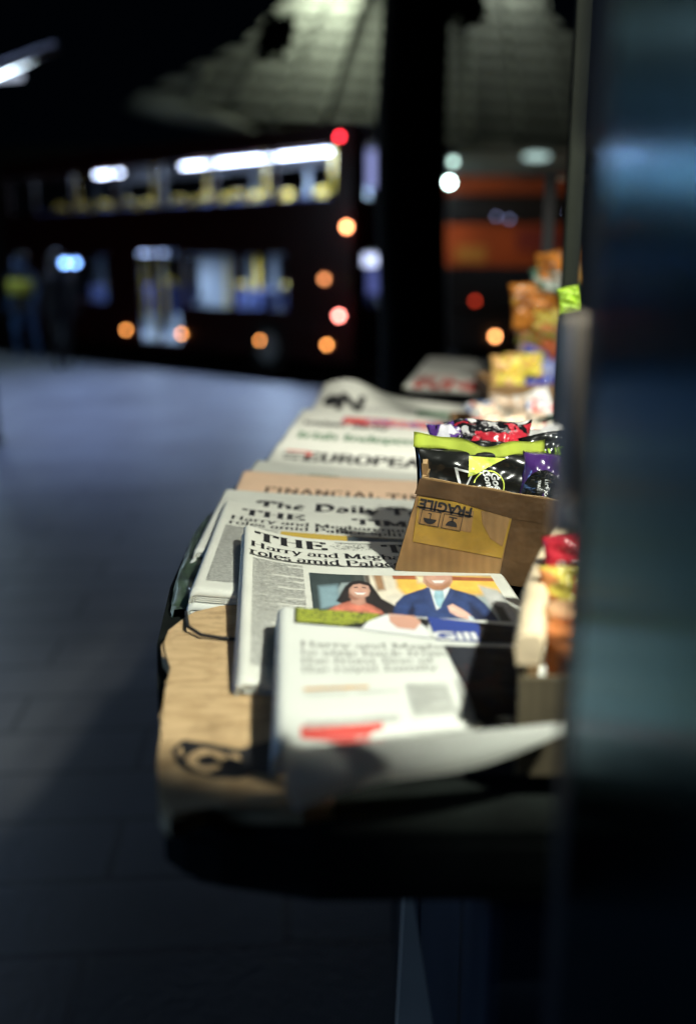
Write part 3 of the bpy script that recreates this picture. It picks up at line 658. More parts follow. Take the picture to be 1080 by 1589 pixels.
# crumpled green plastic sheet tucked between the pile and the board
gs = thing('plastic_sheet', 'crumpled dark green plastic sheet poking out from under the newspaper pile, beside the board', 'plastic sheet', (-.19, 1.1, T0))
edge_px = [(266, 950), (263, 938), (268, 905), (280, 868), (296, 832), (318, 800)]
bm = BM(); rows = []; rn = random.Random(2)
for i in range(26):
    f = i/25*(len(edge_px) - 1); k_ = min(int(f), len(edge_px) - 2); f -= k_
    e = on_z(edge_px[k_][0]*(1 - f) + edge_px[k_+1][0]*f - 3, edge_px[k_][1]*(1 - f) + edge_px[k_+1][1]*f, T0 + .004)
    rows.append([bm.verts.new(e + Vector((.006*j + rn.uniform(-.001, .001), rn.uniform(-.003, .003), (.003 + .003*sin(i*.7 + j*.9) + rn.uniform(-.0006, .0008))*(min(j, 3)/3) - (.02 if j == 0 else 0)))) for j in range(7)])
for p, q_ in zip(rows, rows[1:]):
    for j in range(6): bm.faces.new((p[j], p[j+1], q_[j+1], q_[j])).smooth = True
bmesh.ops.solidify(bm, geom=bm.faces[:], thickness=.0008)
obj('sheet', bm, M['green_paint'], gs, world=True)
# curled strip of black cable tie by the pile
bm = BM(); tube(bm, [on_z(289, 950, T0+.014), on_z(292, 972, T0+.018), on_z(312, 985, T0+.016), on_z(345, 990, T0+.015), on_z(372, 992, T0+.014)], .0018, 8)
setp(obj('cable', bm, M['rubber']), 'thin black cable curling over the wooden board below the newspaper pile', 'cable')

# ------------------------------------------------------------------ cardboard box with bags of sweets
def cardboard(name, col, k=260):
    m, N, L, b = nt(name); b.inputs['Roughness'].default_value = .7
    tc = N.new('ShaderNodeTexCoord'); wv = N.new('ShaderNodeTexWave'); wv.inputs['Scale'].default_value = k/8; wv.inputs['Distortion'].default_value = .6; wv.bands_direction = 'X'
    nz = N.new('ShaderNodeTexNoise'); nz.inputs['Scale'].default_value = 18; nz.inputs['Detail'].default_value = 6
    cr = N.new('ShaderNodeValToRGB'); cr.color_ramp.elements[0].color = (*[c*.58 for c in col], 1); cr.color_ramp.elements[1].color = (*[c*1.12 for c in col], 1)
    cr.color_ramp.elements[0].position = .3; cr.color_ramp.elements[1].position = .7
    mx = N.new('ShaderNodeMixRGB'); mx.inputs[0].default_value = .10; mx.blend_type = 'MULTIPLY'
    L.new(tc.outputs['Object'], wv.inputs['Vector']); L.new(tc.outputs['Object'], nz.inputs['Vector']); L.new(nz.outputs[0], cr.inputs[0])
    L.new(cr.outputs[0], mx.inputs[1]); L.new(wv.outputs[0], mx.inputs[2]); L.new(mx.outputs[0], b.inputs['Base Color'])
    bp = N.new('ShaderNodeBump'); bp.inputs['Strength'].default_value = .25; bp.inputs['Distance'].default_value = .001
    L.new(wv.outputs[0], bp.inputs['Height']); L.new(bp.outputs[0], b.inputs['Normal'])
    return m
M['card'] = cardboard('brown_cardboard', (.29, .160, .055))
M['tape'] = mat('brown_tape', (.085, .045, .018), .45, var=.35, scale=22, coat=.1, bump=.25, bscale=50)
M['yellow_tape'] = mat('yellowed_tape', (.34, .205, .035), .3, var=.3, scale=26, coat=.4, bump=.15, bscale=50)
M['card_edge'] = mat('cardboard_edge', (.42, .27, .13), .8, var=.4, scale=120)
M['card_cream'] = mat('cream_cardboard', (.78, .62, .40), .75, var=.1, scale=30, bump=.2, bscale=40)
YB = 1.06
KS = 1.07
cb = thing('cardboard_box', 'cardboard box marked FRAGILE upside down, holding lime and black sweet bags', 'box', (.15, 1.08, 1.17))
c = [at_y(613, 884, YB), at_y(655, 741, YB), at_y(905, 783, YB), at_y(880, 921, YB)]   # BL TL TR BR of the front
yb = 1.27; off = Vector((.0, yb - YB, .004)); th = .004
def wallq(bm, BLq, TLq, TRq, BRq, nrm, t=.004, mi=0, wav=.0, n=16):
    nrm = nrm*t; rows = []
    for s_ in range(n+1):
        f = s_/n; bt = BLq.lerp(BRq, f); tp = TLq.lerp(TRq, f) + Vector((0, 0, wav*sin(f*19)*.5 + wav*random.uniform(-1, 1)*.5))
        rows.append([bm.verts.new(p) for p in (bt, tp, tp + nrm, bt + nrm)])
    for a, b_ in zip(rows, rows[1:]):
        for k in range(4):
            f = bm.faces.new((a[k], a[(k+1) % 4], b_[(k+1) % 4], b_[k])); f.material_index = 1 if k == 1 else mi
    bm.faces.new(rows[0]); bm.faces.new(rows[-1][::-1])
def shrink(p): return p
Bk = [p + off for p in c]
Bk[1] = at_y(684, 686, yb); Bk[0] = at_y(645, 800, yb)
for nm, A, Bq in (('front_panel', (c[0], c[1], c[2], c[3]), Vector((0, 1, 0))), ('back_panel', (Bk[0], Bk[1], Bk[2], Bk[3]), Vector((0, -1, 0)))):
    bm = BM(); wallq(bm, *A, Bq, .0045, wav=.0008); obj(nm, bm, [M['card'], M['card_edge']], cb, world=True)
e1 = Vector((.0, .0046, 0)); e2 = Vector((0, -.0046, 0))
bm = BM(); wallq(bm, c[0] + e1, c[1] + e1, Bk[1] + e2, Bk[0] + e2, Vector((1, 0, -.1)), .0045, wav=.0025); obj('side_panel', bm, [M['card'], M['card_edge']], cb, world=True)
bm = BM(); wallq(bm, c[3] + e1, c[2] + e1, Bk[2] + e2, Bk[3] + e2, Vector((-1, 0, 0)), .0045); obj('side_panel', bm, [M['card'], M['card_edge']], cb, world=True)
bm = BM(); u_ = Vector((0, 0, .003)); wallq(bm, c[0] + e1 + u_, Bk[0] + e2 + u_, Bk[3] + e2 + u_, c[3] + e1 + u_, Vector((0, 0, -1)), .003); obj('base_panel', bm, [M['card'], M['card_edge']], cb, world=True)
# folded inner flap at the left rim, with a torn top
bm = BM(); f0 = c[1] + Vector((.003, .012, -.03)); f1 = c[1] + Vector((.0, .012, .012)); wallq(bm, f0, f1, f1 + Vector((.008, .055, -.002)), f0 + Vector((.008, .055, 0)), Vector((1, 0, 0)), .005, wav=.004)
obj('inner_flap', bm, [M['card'], M['card_edge']], cb, world=True)
# tape on the front face and round the rim
def fq(pts, d): return [[(at_y(x, y, YB - d).x, at_y(x, y, YB - d).z) for x, y in pts]]
def face_print(layers, mats, name, maxlen=.2):
    bm = flat_mesh(layers, lambda u, v, h: Vector((u, YB - .0003 - h, v)), maxlen); obj(name, bm, mats, cb, world=True)
# tape patches are laid first, the rim tape over them
face_print([(fq([(650, 770), (640, 840), (778, 866), (795, 800), (748, 785)], 0), 0, .5),
            (fq([(648, 765), (790, 795), (779, 868), (640, 842)], 0), 0, .5)][:1], [M['yellow_tape']], 'yellow_tape')
face_print([(fq([(746, 792), (768, 796), (791, 803), (779, 848), (760, 835), (748, 812)], 0), 0, 2)], [M['card']], 'torn_patch')
face_print([(fq([(794, 802), (868, 812), (870, 918), (772, 905)], 0), 0, 1)], [M['tape']], 'brown_tape')
face_print([(fq([(651, 742), (903, 784), (895, 822), (840, 812), (792, 804), (700, 776), (643, 766)], 0), 0, 3)], [M['tape']], 'rim_tape')
face_print([(fq([(653, 777), (735, 793), (730, 826), (648, 811)], 0), 0, 1.8)], [M['card']], 'bare_patch')
pr = []
o1 = at_y(735, 779, YB); o2 = at_y(654, 762, YB); ang = math.atan2(o2.z - o1.z, o2.x - o1.x); wd = (o2 - o1).length
base = at_y(734, 787, YB)
tt = sans('FRAGILE', 0, 0, .0155, .03)
mxx = max(a for p in tt for a, b_ in p)
wd /= KS; k = wd/mxx
ang = math.atan2(at_y(655, 780, YB).z - at_y(735, 795, YB).z, at_y(655, 780, YB).x - at_y(735, 795, YB).x)
def loc(a, b_):
    a *= KS; b_ *= KS # lettering frame: origin at the F, x towards the E, upside down on the box
    return (base.x + a*cos(ang) - b_*sin(ang), base.z + a*sin(ang) + b_*cos(ang))
# the frame's up direction points down the box face
pr = [[loc(a*k, b_*k*.98 + .001 - .0) for a, b_ in p] for p in tt]
pr += [[loc(a, b_) for a, b_ in ((-.001, .0087), (wd + .002, .0087), (wd + .002, .0101), (-.001, .0101))]]
def frame(x0, y0, x1, y1, t=.0006):
    for r_ in ((x0, y0, x1, y0+t), (x0, y1-t, x1, y1), (x0, y0+t, x0+t, y1-t), (x1-t, y0+t, x1, y1-t)):
        pr.append([loc(a, b_) for a, b_ in ((r_[0], r_[1]), (r_[2], r_[1]), (r_[2], r_[3]), (r_[0], r_[3]))])
frame(.008, .0115, .028, .0275); frame(.031, .0115, .051, .0275)
pr.append([loc(.018 + .0060*cos(radians(a)), .0238 + .0060*sin(radians(a))) for a in range(180, 361, 20)])
pr.append([loc(a, b_) for a, b_ in ((.0173, .0150), (.0187, .0150), (.0187, .0190), (.0173, .0190))])
pr.append([loc(a, b_) for a, b_ in ((.0138, .0138), (.0222, .0138), (.0222, .0150), (.0138, .0150))])
pr.append([loc(.041 + .0068*cos(radians(a)), .0200 + .0055*sin(radians(a))) for a in range(0, 181, 20)])
pr.append([loc(a, b_) for a, b_ in ((.0405, .0142), (.0415, .0142), (.0415, .0202), (.0405, .0202))])
pr.append([loc(a, b_) for a, b_ in ((.0415, .0142), (.0440, .0142), (.0440, .0152), (.0415, .0152))])
# upside down on the box: mirror everything but the letters through the base line
face_print([(pr, 0, 4)], [M['ink']], 'lettering')

# ------------------------------------------------------------------ sweet bags
def bag(label, center, w_, h_, dep, rx, ry, rz, mats, parts=(), seal=None, seed=0, group=None, name='sweet_bag', cat='sweet bag', crump=.006):
    rnd = random.Random(seed)
    t = thing(name, label, cat, center, group=group); t.rotation_euler = (rx, ry, rz)
    ph_ = [rnd.uniform(0, 6) for _ in range(8)]
    def S(u, v, side):   # u,v -1..1 in the bag's own frame, seams at v = +-1
        prof = (1 - abs(u)**2.6)*(1 - abs(v)**3.0)
        wr = crump*(sin(5*u + ph_[0] + 3*v)*.5 + sin(11*v + ph_[1] + 4*u)*.35 + sin(17*u - 9*v + ph_[2])*.25 + sin(29*u + 13*v + ph_[3])*.12)
        y = -side*(dep/2*max(0, prof)**.6 + wr*prof) + crump*.8*sin(4*u + ph_[4])*abs(v)**4
        x = u*w_/2*(1 - .06*(1 - v*v)); z = v*h_/2*(1 - .04*sin(2*u + ph_[5])*1)
        return Vector((x, y, z))
    bm = BM(); n = 26; grids = []
    for side in (1, -1):
        g = [[bm.verts.new(S(-1 + 2*i/n, -1 + 2*j/n, side)) for i in range(n+1)] for j in range(n+1)]
        for j in range(n):
            for i in range(n):
                q_ = (g[j][i], g[j][i+1], g[j+1][i+1], g[j+1][i]); bm.faces.new(q_ if side > 0 else q_[::-1]).smooth = True
    bmesh.ops.remove_doubles(bm, verts=bm.verts[:], dist=1e-5)
    obj('packet', bm, mats[0], t)
    if seal:
        bm = BM(); sh = seal[1]; g = []
        for j in range(5):
            row = []
            for i in range(31):
                u = -1 + 2*i/30
                p = S(u, 1, 1); z = h_/2*(1 - .04*sin(2*u + ph_[5])) - .004 + sh*j/4 + .004*abs(u) - .006*exp(-((u - .12)/.3)**2)
                row.append(bm.verts.new((u*w_/2*1.02, p.y - .0022 + .0016*sin(u*13 + ph_[6]), z + .0012*sin(u*9 + j))))
            g.append(row)
        for j in range(4):
            for i in range(30): bm.faces.new((g[j][i], g[j][i+1], g[j+1][i+1], g[j+1][i])).smooth = True
        bmesh.ops.solidify(bm, geom=bm.faces[:], thickness=.0008)
        obj('seal', bm, seal[0], t)
    for nm, layers, ms in parts:
        def mp_(u, v, h): return S(max(-.98, min(.98, u/(w_/2))), max(-.98, min(.98, v/(h_/2))), 1) + Vector((0, -.0006 - h, 0))
        bm = flat_mesh(layers, mp_, .006); obj(nm, bm, ms, t)
    return t
def foil(name, col, rough=.25): return mat(name, col, rough, var=.3, scale=14, bump=.35, bscale=28, coat=.6)
M['lime'] = foil('lime_foil', (.40, .62, .035), .4)
M['lime_plain'] = mat('lime_plastic', (.84, .98, .15), .35, var=.08, scale=30, coat=.3)
M['black_foil'] = foil('black_foil', (.012, .013, .012))
M['purple_foil'] = foil('purple_foil', (.07, .025, .16))
M['red_foil'] = foil('red_foil', (.6, .03, .05))
M['white_foil'] = foil('white_foil', (.75, .74, .72))
M['window_plastic'] = foil('clear_plastic', (.35, .20, .16), .15)
pc = at_y(752, 752, 1.105)
ring = []
for k_ in range(30):
    a0, a1 = radians(12*k_), radians(12*(k_+1))
    if 14 <= k_ <= 19: continue
    ring.append([(.012 + r_*cos(a), .002 + r_*sin(a)) for r_, a in ((.019, a0), (.019, a1), (.0178, a1), (.0178, a0))])
let = sans('Good', .012, .018, .0125, .03, .3, -1.2) + sans('Connect', .002, .021, .0115, .03, .3, -1.2)
tri = [[(-.030, .022), (-.020, -.012), (-.0175, -.012), (-.0265, .022)], [(-.030, .022), (-.008, .018), (-.008, .0155), (-.029, .0195)], [(-.02, -.012), (-.008, .0155), (-.010, .0155), (-.0205, -.0075)]]
bag('black sweet bag with lime green sealed top standing upright at the front of the box', pc + Vector((-.008, .0, -.004)), .147, .086, .019, radians(-12), radians(2), 0,
    [M['black_foil']], [('logo', [(ring, 0, 1), (let, 1, 2)], [M['lime_plain'], M['white_ink']]), ('clear_window', [(tri, 0, 1), ([[(-.052, -.012), (-.045, 0), (-.034, .004), (-.031, -.012)]], 1, 1)], [M['white_ink'], M['red_ink']]),
     ('lime_flash', [([[(-.012, .036), (.03, .036), (-.004, .016), (-.014, .012)]], 0, 1)], [M['lime_plain']])],
    seal=(M['lime_plain'], .0155), seed=3)
pp = at_y(842, 752, 1.11)
bag('purple and black sweet bag with small white lettering, right of the lime topped bag', pp + Vector((.008, -.012, -.006)), .078, .082, .026, radians(-14), radians(8), radians(-6), [M['purple_foil']],
    [('label_patch', [(ell(-.012, -.004, .024, .026), 0, 1), (sans('LIQUORICE', -.012, .012, .006, .02, 0, -1.5) + sans('TREATS', -.020, .010, .0045, .01, 0, -1.5), 1, 2)], [M['black_foil'], M['white_ink']])], seed=5)
bag('black bag with lime lettering behind the purple sweet bag', at_y(868, 715, 1.16), .09, .07, .02, radians(-20), radians(-6), radians(8), [M['black_foil']],
    [('lettering', [(sans('FRUITY', -.036, .002, .018, .03), 0, 1), (sans('fizzy mix', -.036, -.014, .013, .02), 0, 1)], [M['lime']])], seed=6)
M['foil_mix_a'] = voro('black_red_foil', [(.01, .01, .012), (.55, .03, .05), (.01, .01, .012), (.6, .58, .56)], 26, .2, 1, .6)
M['foil_mix_b'] = voro('violet_foil', [(.35, .22, .62), (.012, .012, .015), (.10, .04, .22), (.7, .68, .72)], 30, .2, 2, .6)
M['foil_mix_c'] = voro('red_white_foil', [(.6, .04, .05), (.7, .66, .6), (.62, .05, .06), (.65, .5, .35)], 24, .25, 3, .5)
def lay(label, px, py, Y, w_, h_, m_, rz, seed, tilt=70, dep=.03, group=None, cat='sweet bag', name='sweet_bag', ry=0):
    return bag(label, at_y(px, py, Y), w_, h_, dep, radians(-tilt), ry, rz, [m_], seed=seed, group=group, cat=cat, name=name)
lay('crumpled pale violet and black sweet bag at the back left of the cardboard box', 712, 689, 1.21, .07, .07, M['foil_mix_b'], .4, 11, 50)
lay('black and red sweet bag crumpled behind the lime seal', 752, 693, 1.20, .11, .09, M['foil_mix_a'], -.2, 12, 55)
lay('glossy red sweet bag peeping over the lime seal', 795, 697, 1.19, .075, .06, M['red_foil'], .5, 13, 60, .025)
lay('black sweet bag wedged behind the lime topped bag', 770, 716, 1.17, .15, .08, M['black_foil'], .1, 14, 60)
lay('white edged dark sweet bag at the back right of the cardboard box', 846, 700, 1.22, .10, .08, M['white_foil'], -.3, 15, 68, .02)
# tray of small packets behind the box
M['pk_a'] = voro('cream_red_packet', [(.75, .68, .52), (.70, .10, .07), (.78, .72, .58), (.74, .58, .42)], 26, .3, 4)
M['pk_b'] = voro('cream_packet', [(.74, .66, .5), (.76, .70, .55), (.68, .5, .34), (.8, .78, .7)], 22, .3, 5)
M['pk_c'] = voro('green_packet', [(.03, .22, .10), (.7, .72, .66), (.02, .16, .09), (.5, .6, .5)], 26, .3, 6)
M['pk_d'] = voro('blue_white_packet', [(.7, .7, .68), (.12, .2, .45), (.75, .72, .66), (.65, .1, .1)], 26, .3, 7)
tr = thing('cardboard_tray', 'low cardboard tray of cream and red packets behind the FRAGILE box', 'tray', (.40, 1.7, 1.145))
bm = BM(); zt = 1.145
for a_, b_ in (((.215, 1.36, zt), (.22, 2.1, zt + .05)), ((.5, 1.36, zt), (.505, 2.1, zt + .05)), ((.2205, 1.36, zt), (.4995, 1.365, zt + .05)), ((.2205, 2.095, zt), (.4995, 2.1, zt + .05)), ((.2205, 1.3655, zt), (.4995, 2.0945, zt + .003))): box(bm, a_, b_)
obj('tray_walls', bm, M['card'], tr, world=True)
spots = [(748, 670, 'pk_a', 'cream and red packet at the near left of the tray'), (790, 672, 'pk_b', 'plain cream packet in the middle of the tray, beside a red one'), (828, 676, 'pk_a', 'cream packet with a red patch at the near right of the tray'),
         (770, 652, 'pk_b', 'cream packet lying second row left in the tray'), (812, 655, 'pk_b', 'pale packet lying second row centre in the tray'), (858, 668, 'pk_c', 'dark green packet at the right side of the tray'),
         (758, 640, 'pk_d', 'white and blue packet in the third row of the tray'), (800, 640, 'pk_b', 'cream packet propped up in the third row of the tray'), (845, 645, 'pk_d', 'white wrapped packet with clear film at the right of the tray'),
         (832, 630, 'white_foil', 'shiny white packet standing at the far right of the tray'), (795, 628, 'pk_b', 'yellowish packet standing at the far end of the tray'), (742, 685, 'pk_d', 'blue and white packet at the tray corner nearest the violet bag'), (800, 688, 'pk_a', 'red marked packet just behind the red sweet bag'), (845, 690, 'white_foil', 'flat white packet in front of the green packet')]
for i, (x, y, mm, lb) in enumerate(spots):
    p = on_z(x, y, 1.205)
    bag(lb, p, .085, .075, .022, radians(-random.uniform(35, 75)), random.uniform(-.3, .3), random.uniform(-.6, .6), [M[mm]], seed=20+i, group='small packets in the cardboard tray', name='sweet_packet', cat='packet')
# second cardboard box with yellow and blue packs
b2 = thing('cardboard_box', 'plain brown cardboard box far along the counter holding yellow and blue packs', 'box', (.50, 2.55, T0))
pl = at_y(758, 626, 2.42); pt_ = at_y(762, 597, 2.42)
bm = BM(); x0, x1 = pl.x, pl.x + .30
for a_, b_ in (((x0, 2.42, T0), (x1, 2.426, pt_.z)), ((x0, 2.70, T0), (x1, 2.706, pt_.z)), ((x0, 2.4265, T0), (x0 + .006, 2.6995, pt_.z)), ((x1 - .006, 2.4265, T0), (x1, 2.6995, pt_.z)), ((x0 + .0065, 2.4265, T0), (x1 - .0065, 2.6995, T0 + .004))): box(bm, a_, b_)
obj('box_walls', bm, M['card'], b2, world=True)
M['yel'] = voro('yellow_pack', [(.75, .62, .05), (.8, .68, .08), (.72, .42, .15), (.75, .64, .06)], 12, .3, 8)
M['blu'] = voro('blue_pack', [(.01, .02, .42), (.01, .03, .5), (.25, .3, .6), (.01, .015, .35)], 12, .3, 9)
M['org'] = voro('orange_crisp_bag', [(.62, .20, .03), (.70, .26, .04), (.35, .12, .02), (.66, .34, .06)], 9, .3, 10)
M['yor'] = voro('yellow_crisp_bag', [(.55, .42, .05), (.6, .5, .08), (.60, .22, .06), (.2, .22, .03)], 12, .3, 11)
M['rdo'] = voro('red_crisp_bag', [(.5, .07, .02), (.55, .14, .03), (.6, .45, .38), (.4, .05, .02)], 10, .3, 12)
for i, (x, y, ww, hh, mm, lb) in enumerate([(788, 580, .09, .09, 'yel', 'yellow pack standing at the left of the far cardboard box'), (812, 566, .10, .06, 'yel', 'yellow pack leaning behind the blue one in the far cardboard box'), (842, 580, .15, .075, 'blu', 'bright blue pack with pale print in the far cardboard box'), (862, 590, .09, .06, 'blu', 'second blue pack, lower right in the far cardboard box')]):
    p = at_y(x, y, 2.5 + .02*i)
    bag(lb, p, ww, hh, .03, radians(-15), 0, random.uniform(-.2, .2), [M[mm]], [('lettering', [(sans('MINTS' if mm == 'blu' else 'TOFFEE', -.03, -.005, .018, .02), 0, 1)], [M['white_ink'] if mm == 'blu' else M['amber_ink']])], seed=50+i, group='packs in the far cardboard box', name='sweet_pack', cat='pack')
# crisp bags hanging on a strip
strip = thing('hanging_strip', 'dark hanging strip that carries the orange and yellow crisp bags', 'display strip', (.53, 2.64, 1.3))
bm = BM(); box(bm, (.50, 2.66, 1.2), (.53, 2.667, 1.72)); obj('strip_body', bm, M['rubber'], strip, world=True)
bm = BM(); tube(bm, [(.515, 2.667, 1.71), (.62, 2.70, 1.71)], .005, 8); obj('hook', bm, M['tubemetal'], strip, world=True)
hang = [(830, 474, .135, .10, 'org', 'bright orange crisp bag hanging second from the bottom of the strip'), (838, 506, .12, .09, 'yor', 'yellow crisp bag hanging below the bright orange one'), (838, 534, .12, .07, 'rdo', 'red and orange crisp bag at the bottom of the strip'),
        (868, 415, .12, .075, 'org', 'amber crisp bag at the top of the strip'), (862, 436, .13, .06, 'pk_c', 'green and white crisp bag near the top of the strip'), (884, 466, .06, .055, 'lime', 'small lime green bag beside the grey post'), (846, 552, .13, .04, 'blu', 'dark blue bag under the red and orange crisp bag')]
for i, (x, y, ww, hh, mm, lb) in enumerate(hang):
    p = at_y(x, y, 2.60 if x < 880 else 1.5)
    sc_ = 1 if x < 880 else .62
    bag(lb, p, ww*sc_, hh*1.15*sc_, .035*sc_, radians(-5), random.uniform(-.15, .15), random.uniform(-.3, .3), [M[mm]], seed=70+i, group='crisp bags on the hanging strip', name='crisp_bag', cat='crisp bag', crump=.01*sc_)

# ------------------------------------------------------------------ torn box at the right, nearest the camera
tb = thing('cardboard_box', 'torn open cardboard box with a cream edge beside the steel door', 'box', (.18, .72, T0 + .02))
rim = [at_y(872, 812, .90), at_y(858, 838, .86), at_y(843, 868, .82), at_y(832, 905, .76), at_y(826, 945, .70), at_y(822, 990, .645)]
bm = BM(); ws = [.007, .0085, .0095, .0105, .011, .0105]
rows = []
for p, w_ in zip(rim, ws):
    p = Vector(p)
    rows.append([bm.verts.new(p + Vector((-w_, 0, -.006))), bm.verts.new(p + Vector((-w_*.6, 0, .002))), bm.verts.new(p + Vector((w_*.6, 0, .002))), bm.verts.new(p + Vector((w_, 0, -.006))), bm.verts.new(p + Vector((w_*.8, 0, -.02))), bm.verts.new(p + Vector((-w_*.8, 0, -.02)))])
for a_, b_ in zip(rows, rows[1:]):
    for k_ in range(6): bm.faces.new((a_[k_], a_[(k_+1) % 6], b_[(k_+1) % 6], b_[k_])).smooth = True
bm.faces.new(rows[0]); bm.faces.new(rows[-1][::-1])
obj('torn_rim', bm, M['card_cream'], tb, world=True)
bm = BM()
for p, p2 in zip(rim, rim[1:]):
    wallq(bm, Vector((p.x, p.y, T0 + .02)), p + Vector((0, 0, -.02)), p2 + Vector((0, 0, -.02)), Vector((p2.x, p2.y, T0 + .02)), Vector((1, 0, 0)), .005, n=2)
bmesh.ops.remove_doubles(bm, verts=bm.verts[:], dist=1e-6)
obj('side_panel', bm, [M['card'], M['card_edge']], tb, world=True)
q0 = rim[-1]; bm = BM(); box(bm, (q0.x - .009, q0.y - .018, T0 + .015), (q0.x + .075, q0.y - .013, q0.z - .022)); obj('front_panel', bm, cardboard('shaded_card', (.10, .08, .045)), tb, world=True)  # darker card colour holds the shade of the front face
bm = BM(); box(bm, (rim[0].x + .006, .905, T0 + .015), (rim[0].x + .12, .91, rim[0].z + .004)); obj('back_panel', bm, M['card'], tb, world=True)
bag('pink and white packet standing in the torn box by the steel door', at_y(884, 876, .80), .05, .05, .02, radians(-5), 0, .3, [M['red_foil']], [('lettering', [(sans('POP', -.018, -.004, .014, .03), 0, 1)], [M['white_ink']])], seed=91)
bag('olive yellow packet below the pink one in the torn box', at_y(880, 925, .76), .05, .05, .02, radians(-5), 0, .3, [M['yor']], seed=92)
for i, (x, y, Y, r_, cc, lb) in enumerate([(876, 957, .70, .015, (.75, .42, .22), 'peach coloured round sweet tub top in the torn box'), (874, 988, .68, .0135, (.6, .20, .06), 'small orange sweet tub in front of the peach one')]):
    t_ = thing('sweet_tub', lb, 'sweet tub', at_y(x, y, Y), group='round tubs in the torn box')
    bm = BM(); tube(bm, [(0, 0, -.03), (0, 0, -.004), (0, 0, .002)], [r_*.85, r_, r_*.97], 20); obj('tub', bm, foil('tub_plastic', cc), t_)
    bm = BM(); tube(bm, [(0, 0, .0022), (0, 0, .006), (0, 0, .009)], [r_*1.05, r_*1.05, r_*.8], 20); obj('lid', bm, foil('lid_plastic', tuple(min(1, v*1.15) for v in cc)), t_)

# ------------------------------------------------------------------ ground
gm, N, L, b = nt('paving'); b.inputs['Roughness'].default_value = .42; b.inputs['Specular IOR Level'].default_value = .5
tc = N.new('ShaderNodeTexCoord'); mp = N.new('ShaderNodeMapping'); mp.inputs['Rotation'].default_value = (0, 0, radians(-4)); 
br = N.new('ShaderNodeTexBrick'); br.inputs['Scale'].default_value = 1; br.inputs['Mortar Size'].default_value = .012; br.inputs['Brick Width'].default_value = .9; br.inputs['Row Height'].default_value = .28
br.inputs['Color1'].default_value = (.17, .18, .19, 1); br.inputs['Color2'].default_value = (.135, .145, .155, 1); br.inputs['Mortar'].default_value = (.075, .08, .085, 1)
nz = N.new('ShaderNodeTexNoise'); nz.inputs['Scale'].default_value = 1.1; nz.inputs['Detail'].default_value = 7
cr = N.new('ShaderNodeValToRGB'); cr.color_ramp.elements[0].color = (.62, .62, .62, 1); cr.color_ramp.elements[1].color = (1.1, 1.1, 1.1, 1); cr.color_ramp.elements[0].position = .35; cr.color_ramp.elements[1].position = .65
mx = N.new('ShaderNodeMixRGB'); mx.blend_type = 'MULTIPLY'; mx.inputs[0].default_value = 1
L.new(tc.outputs['Object'], mp.inputs[0]); L.new(mp.outputs[0], br.inputs['Vector']); L.new(tc.outputs['Object'], nz.inputs['Vector']); L.new(nz.outputs[0], cr.inputs[0])
L.new(br.outputs[0], mx.inputs[1]); L.new(cr.outputs[0], mx.inputs[2]); L.new(mx.outputs[0], b.inputs['Base Color'])
bp = N.new('ShaderNodeBump'); bp.inputs['Strength'].default_value = .5; bp.inputs['Distance'].default_value = .004
n2 = N.new('ShaderNodeTexNoise'); n2.inputs['Scale'].default_value = 40; L.new(tc.outputs['Object'], n2.inputs['Vector']); L.new(n2.outputs[0], bp.inputs['Height']); L.new(bp.outputs[0], b.inputs['Normal'])
# plaza edge runs parallel to the road
eA, eB = on_z(0, 546, 0), on_z(480, 600, 0)
ed = (eA - eB).normalized(); en = Vector((-ed.y, ed.x, 0)); en = en if en.y > 0 else -en
pA, pB = eB + ed*40, eB - ed*40
bm = BM(); slab(bm, [(pA.x, pA.y), (pB.x, pB.y), (pB.x, -12), (-40, -12)], -.3, 0); struct('pavement', bm, gm)
kb = BM(); c1, c2 = pA + en*.004, pB + en*.004
slab(kb, [(c1.x, c1.y), (c2.x, c2.y), (c2.x + en.x*.3, c2.y + en.y*.3), (c1.x + en.x*.3, c1.y + en.y*.3)], -.45, -.02); struct('kerb', kb, mat('kerb_stone', (.06, .06, .065), .7, var=.3, scale=5))
rb = BM(); box(rb, (-120, -60, -.5), (120, 160, -.45)); struct('road', rb, mat('asphalt', (.02, .02, .022), .8, var=.3, scale=3, bump=.4, bscale=50, spec=.15))

# ------------------------------------------------------------------ double deck bus
M['bus_red'] = mat('dark_red_bus_paint', (.035, .004, .004), .35, var=.15, scale=2, coat=.4)
M['bus_dark'] = mat('bus_black_trim', (.01, .01, .011), .4)
M['bus_inner'] = mat('bus_inner_lining', (.34, .38, .42), .6, var=.2, scale=3)
M['glass'] = glass('tinted_window_glass', (.85, .90, 1.0), .95)
M['seat_blue'] = mat('seat_moquette', (.008, .02, .10), .8, var=.5, scale=20)
M['yellow'] = mat('yellow_rail', (.62, .42, .02), .4)
M['lamp_white'] = emit('ceiling_tube', (.86, .90, 1.0), 16)
M['amber'] = emit('amber_marker', (1, .36, .09), 17)
M['redlamp'] = emit('red_tail_lamp', (1, .03, .05), 22)
M['redhot'] = emit('brake_lamp', (1, .33, .13), 26)
mid = (.736, -.677)     # unit step towards the rear
busO = Vector((.03, 16.93, -.45)); dv = Vector((-.736, .677, 0)).normalized(); inn = Vector((.677, .736, 0)).normalized()
bus = thing('double_decker_bus', 'dark red double decker bus seen along its side with lit windows on both decks', 'bus', busO)
MX = Matrix(((dv.x, inn.x, 0, busO.x), (dv.y, inn.y, 0, busO.y), (0, 0, 1, busO.z), (0, 0, 0, 1)))   # local: x forward, y inward, z up
def bobj(name, bm, m, parent=None, label=None, smooth=False):
    bm.transform(MX); o = obj(name, bm, m, parent or bus, world=True, smooth=smooth)
    if label: o['label'] = label
    return o
LB, WB, HB = 11.0, 2.5, 4.2
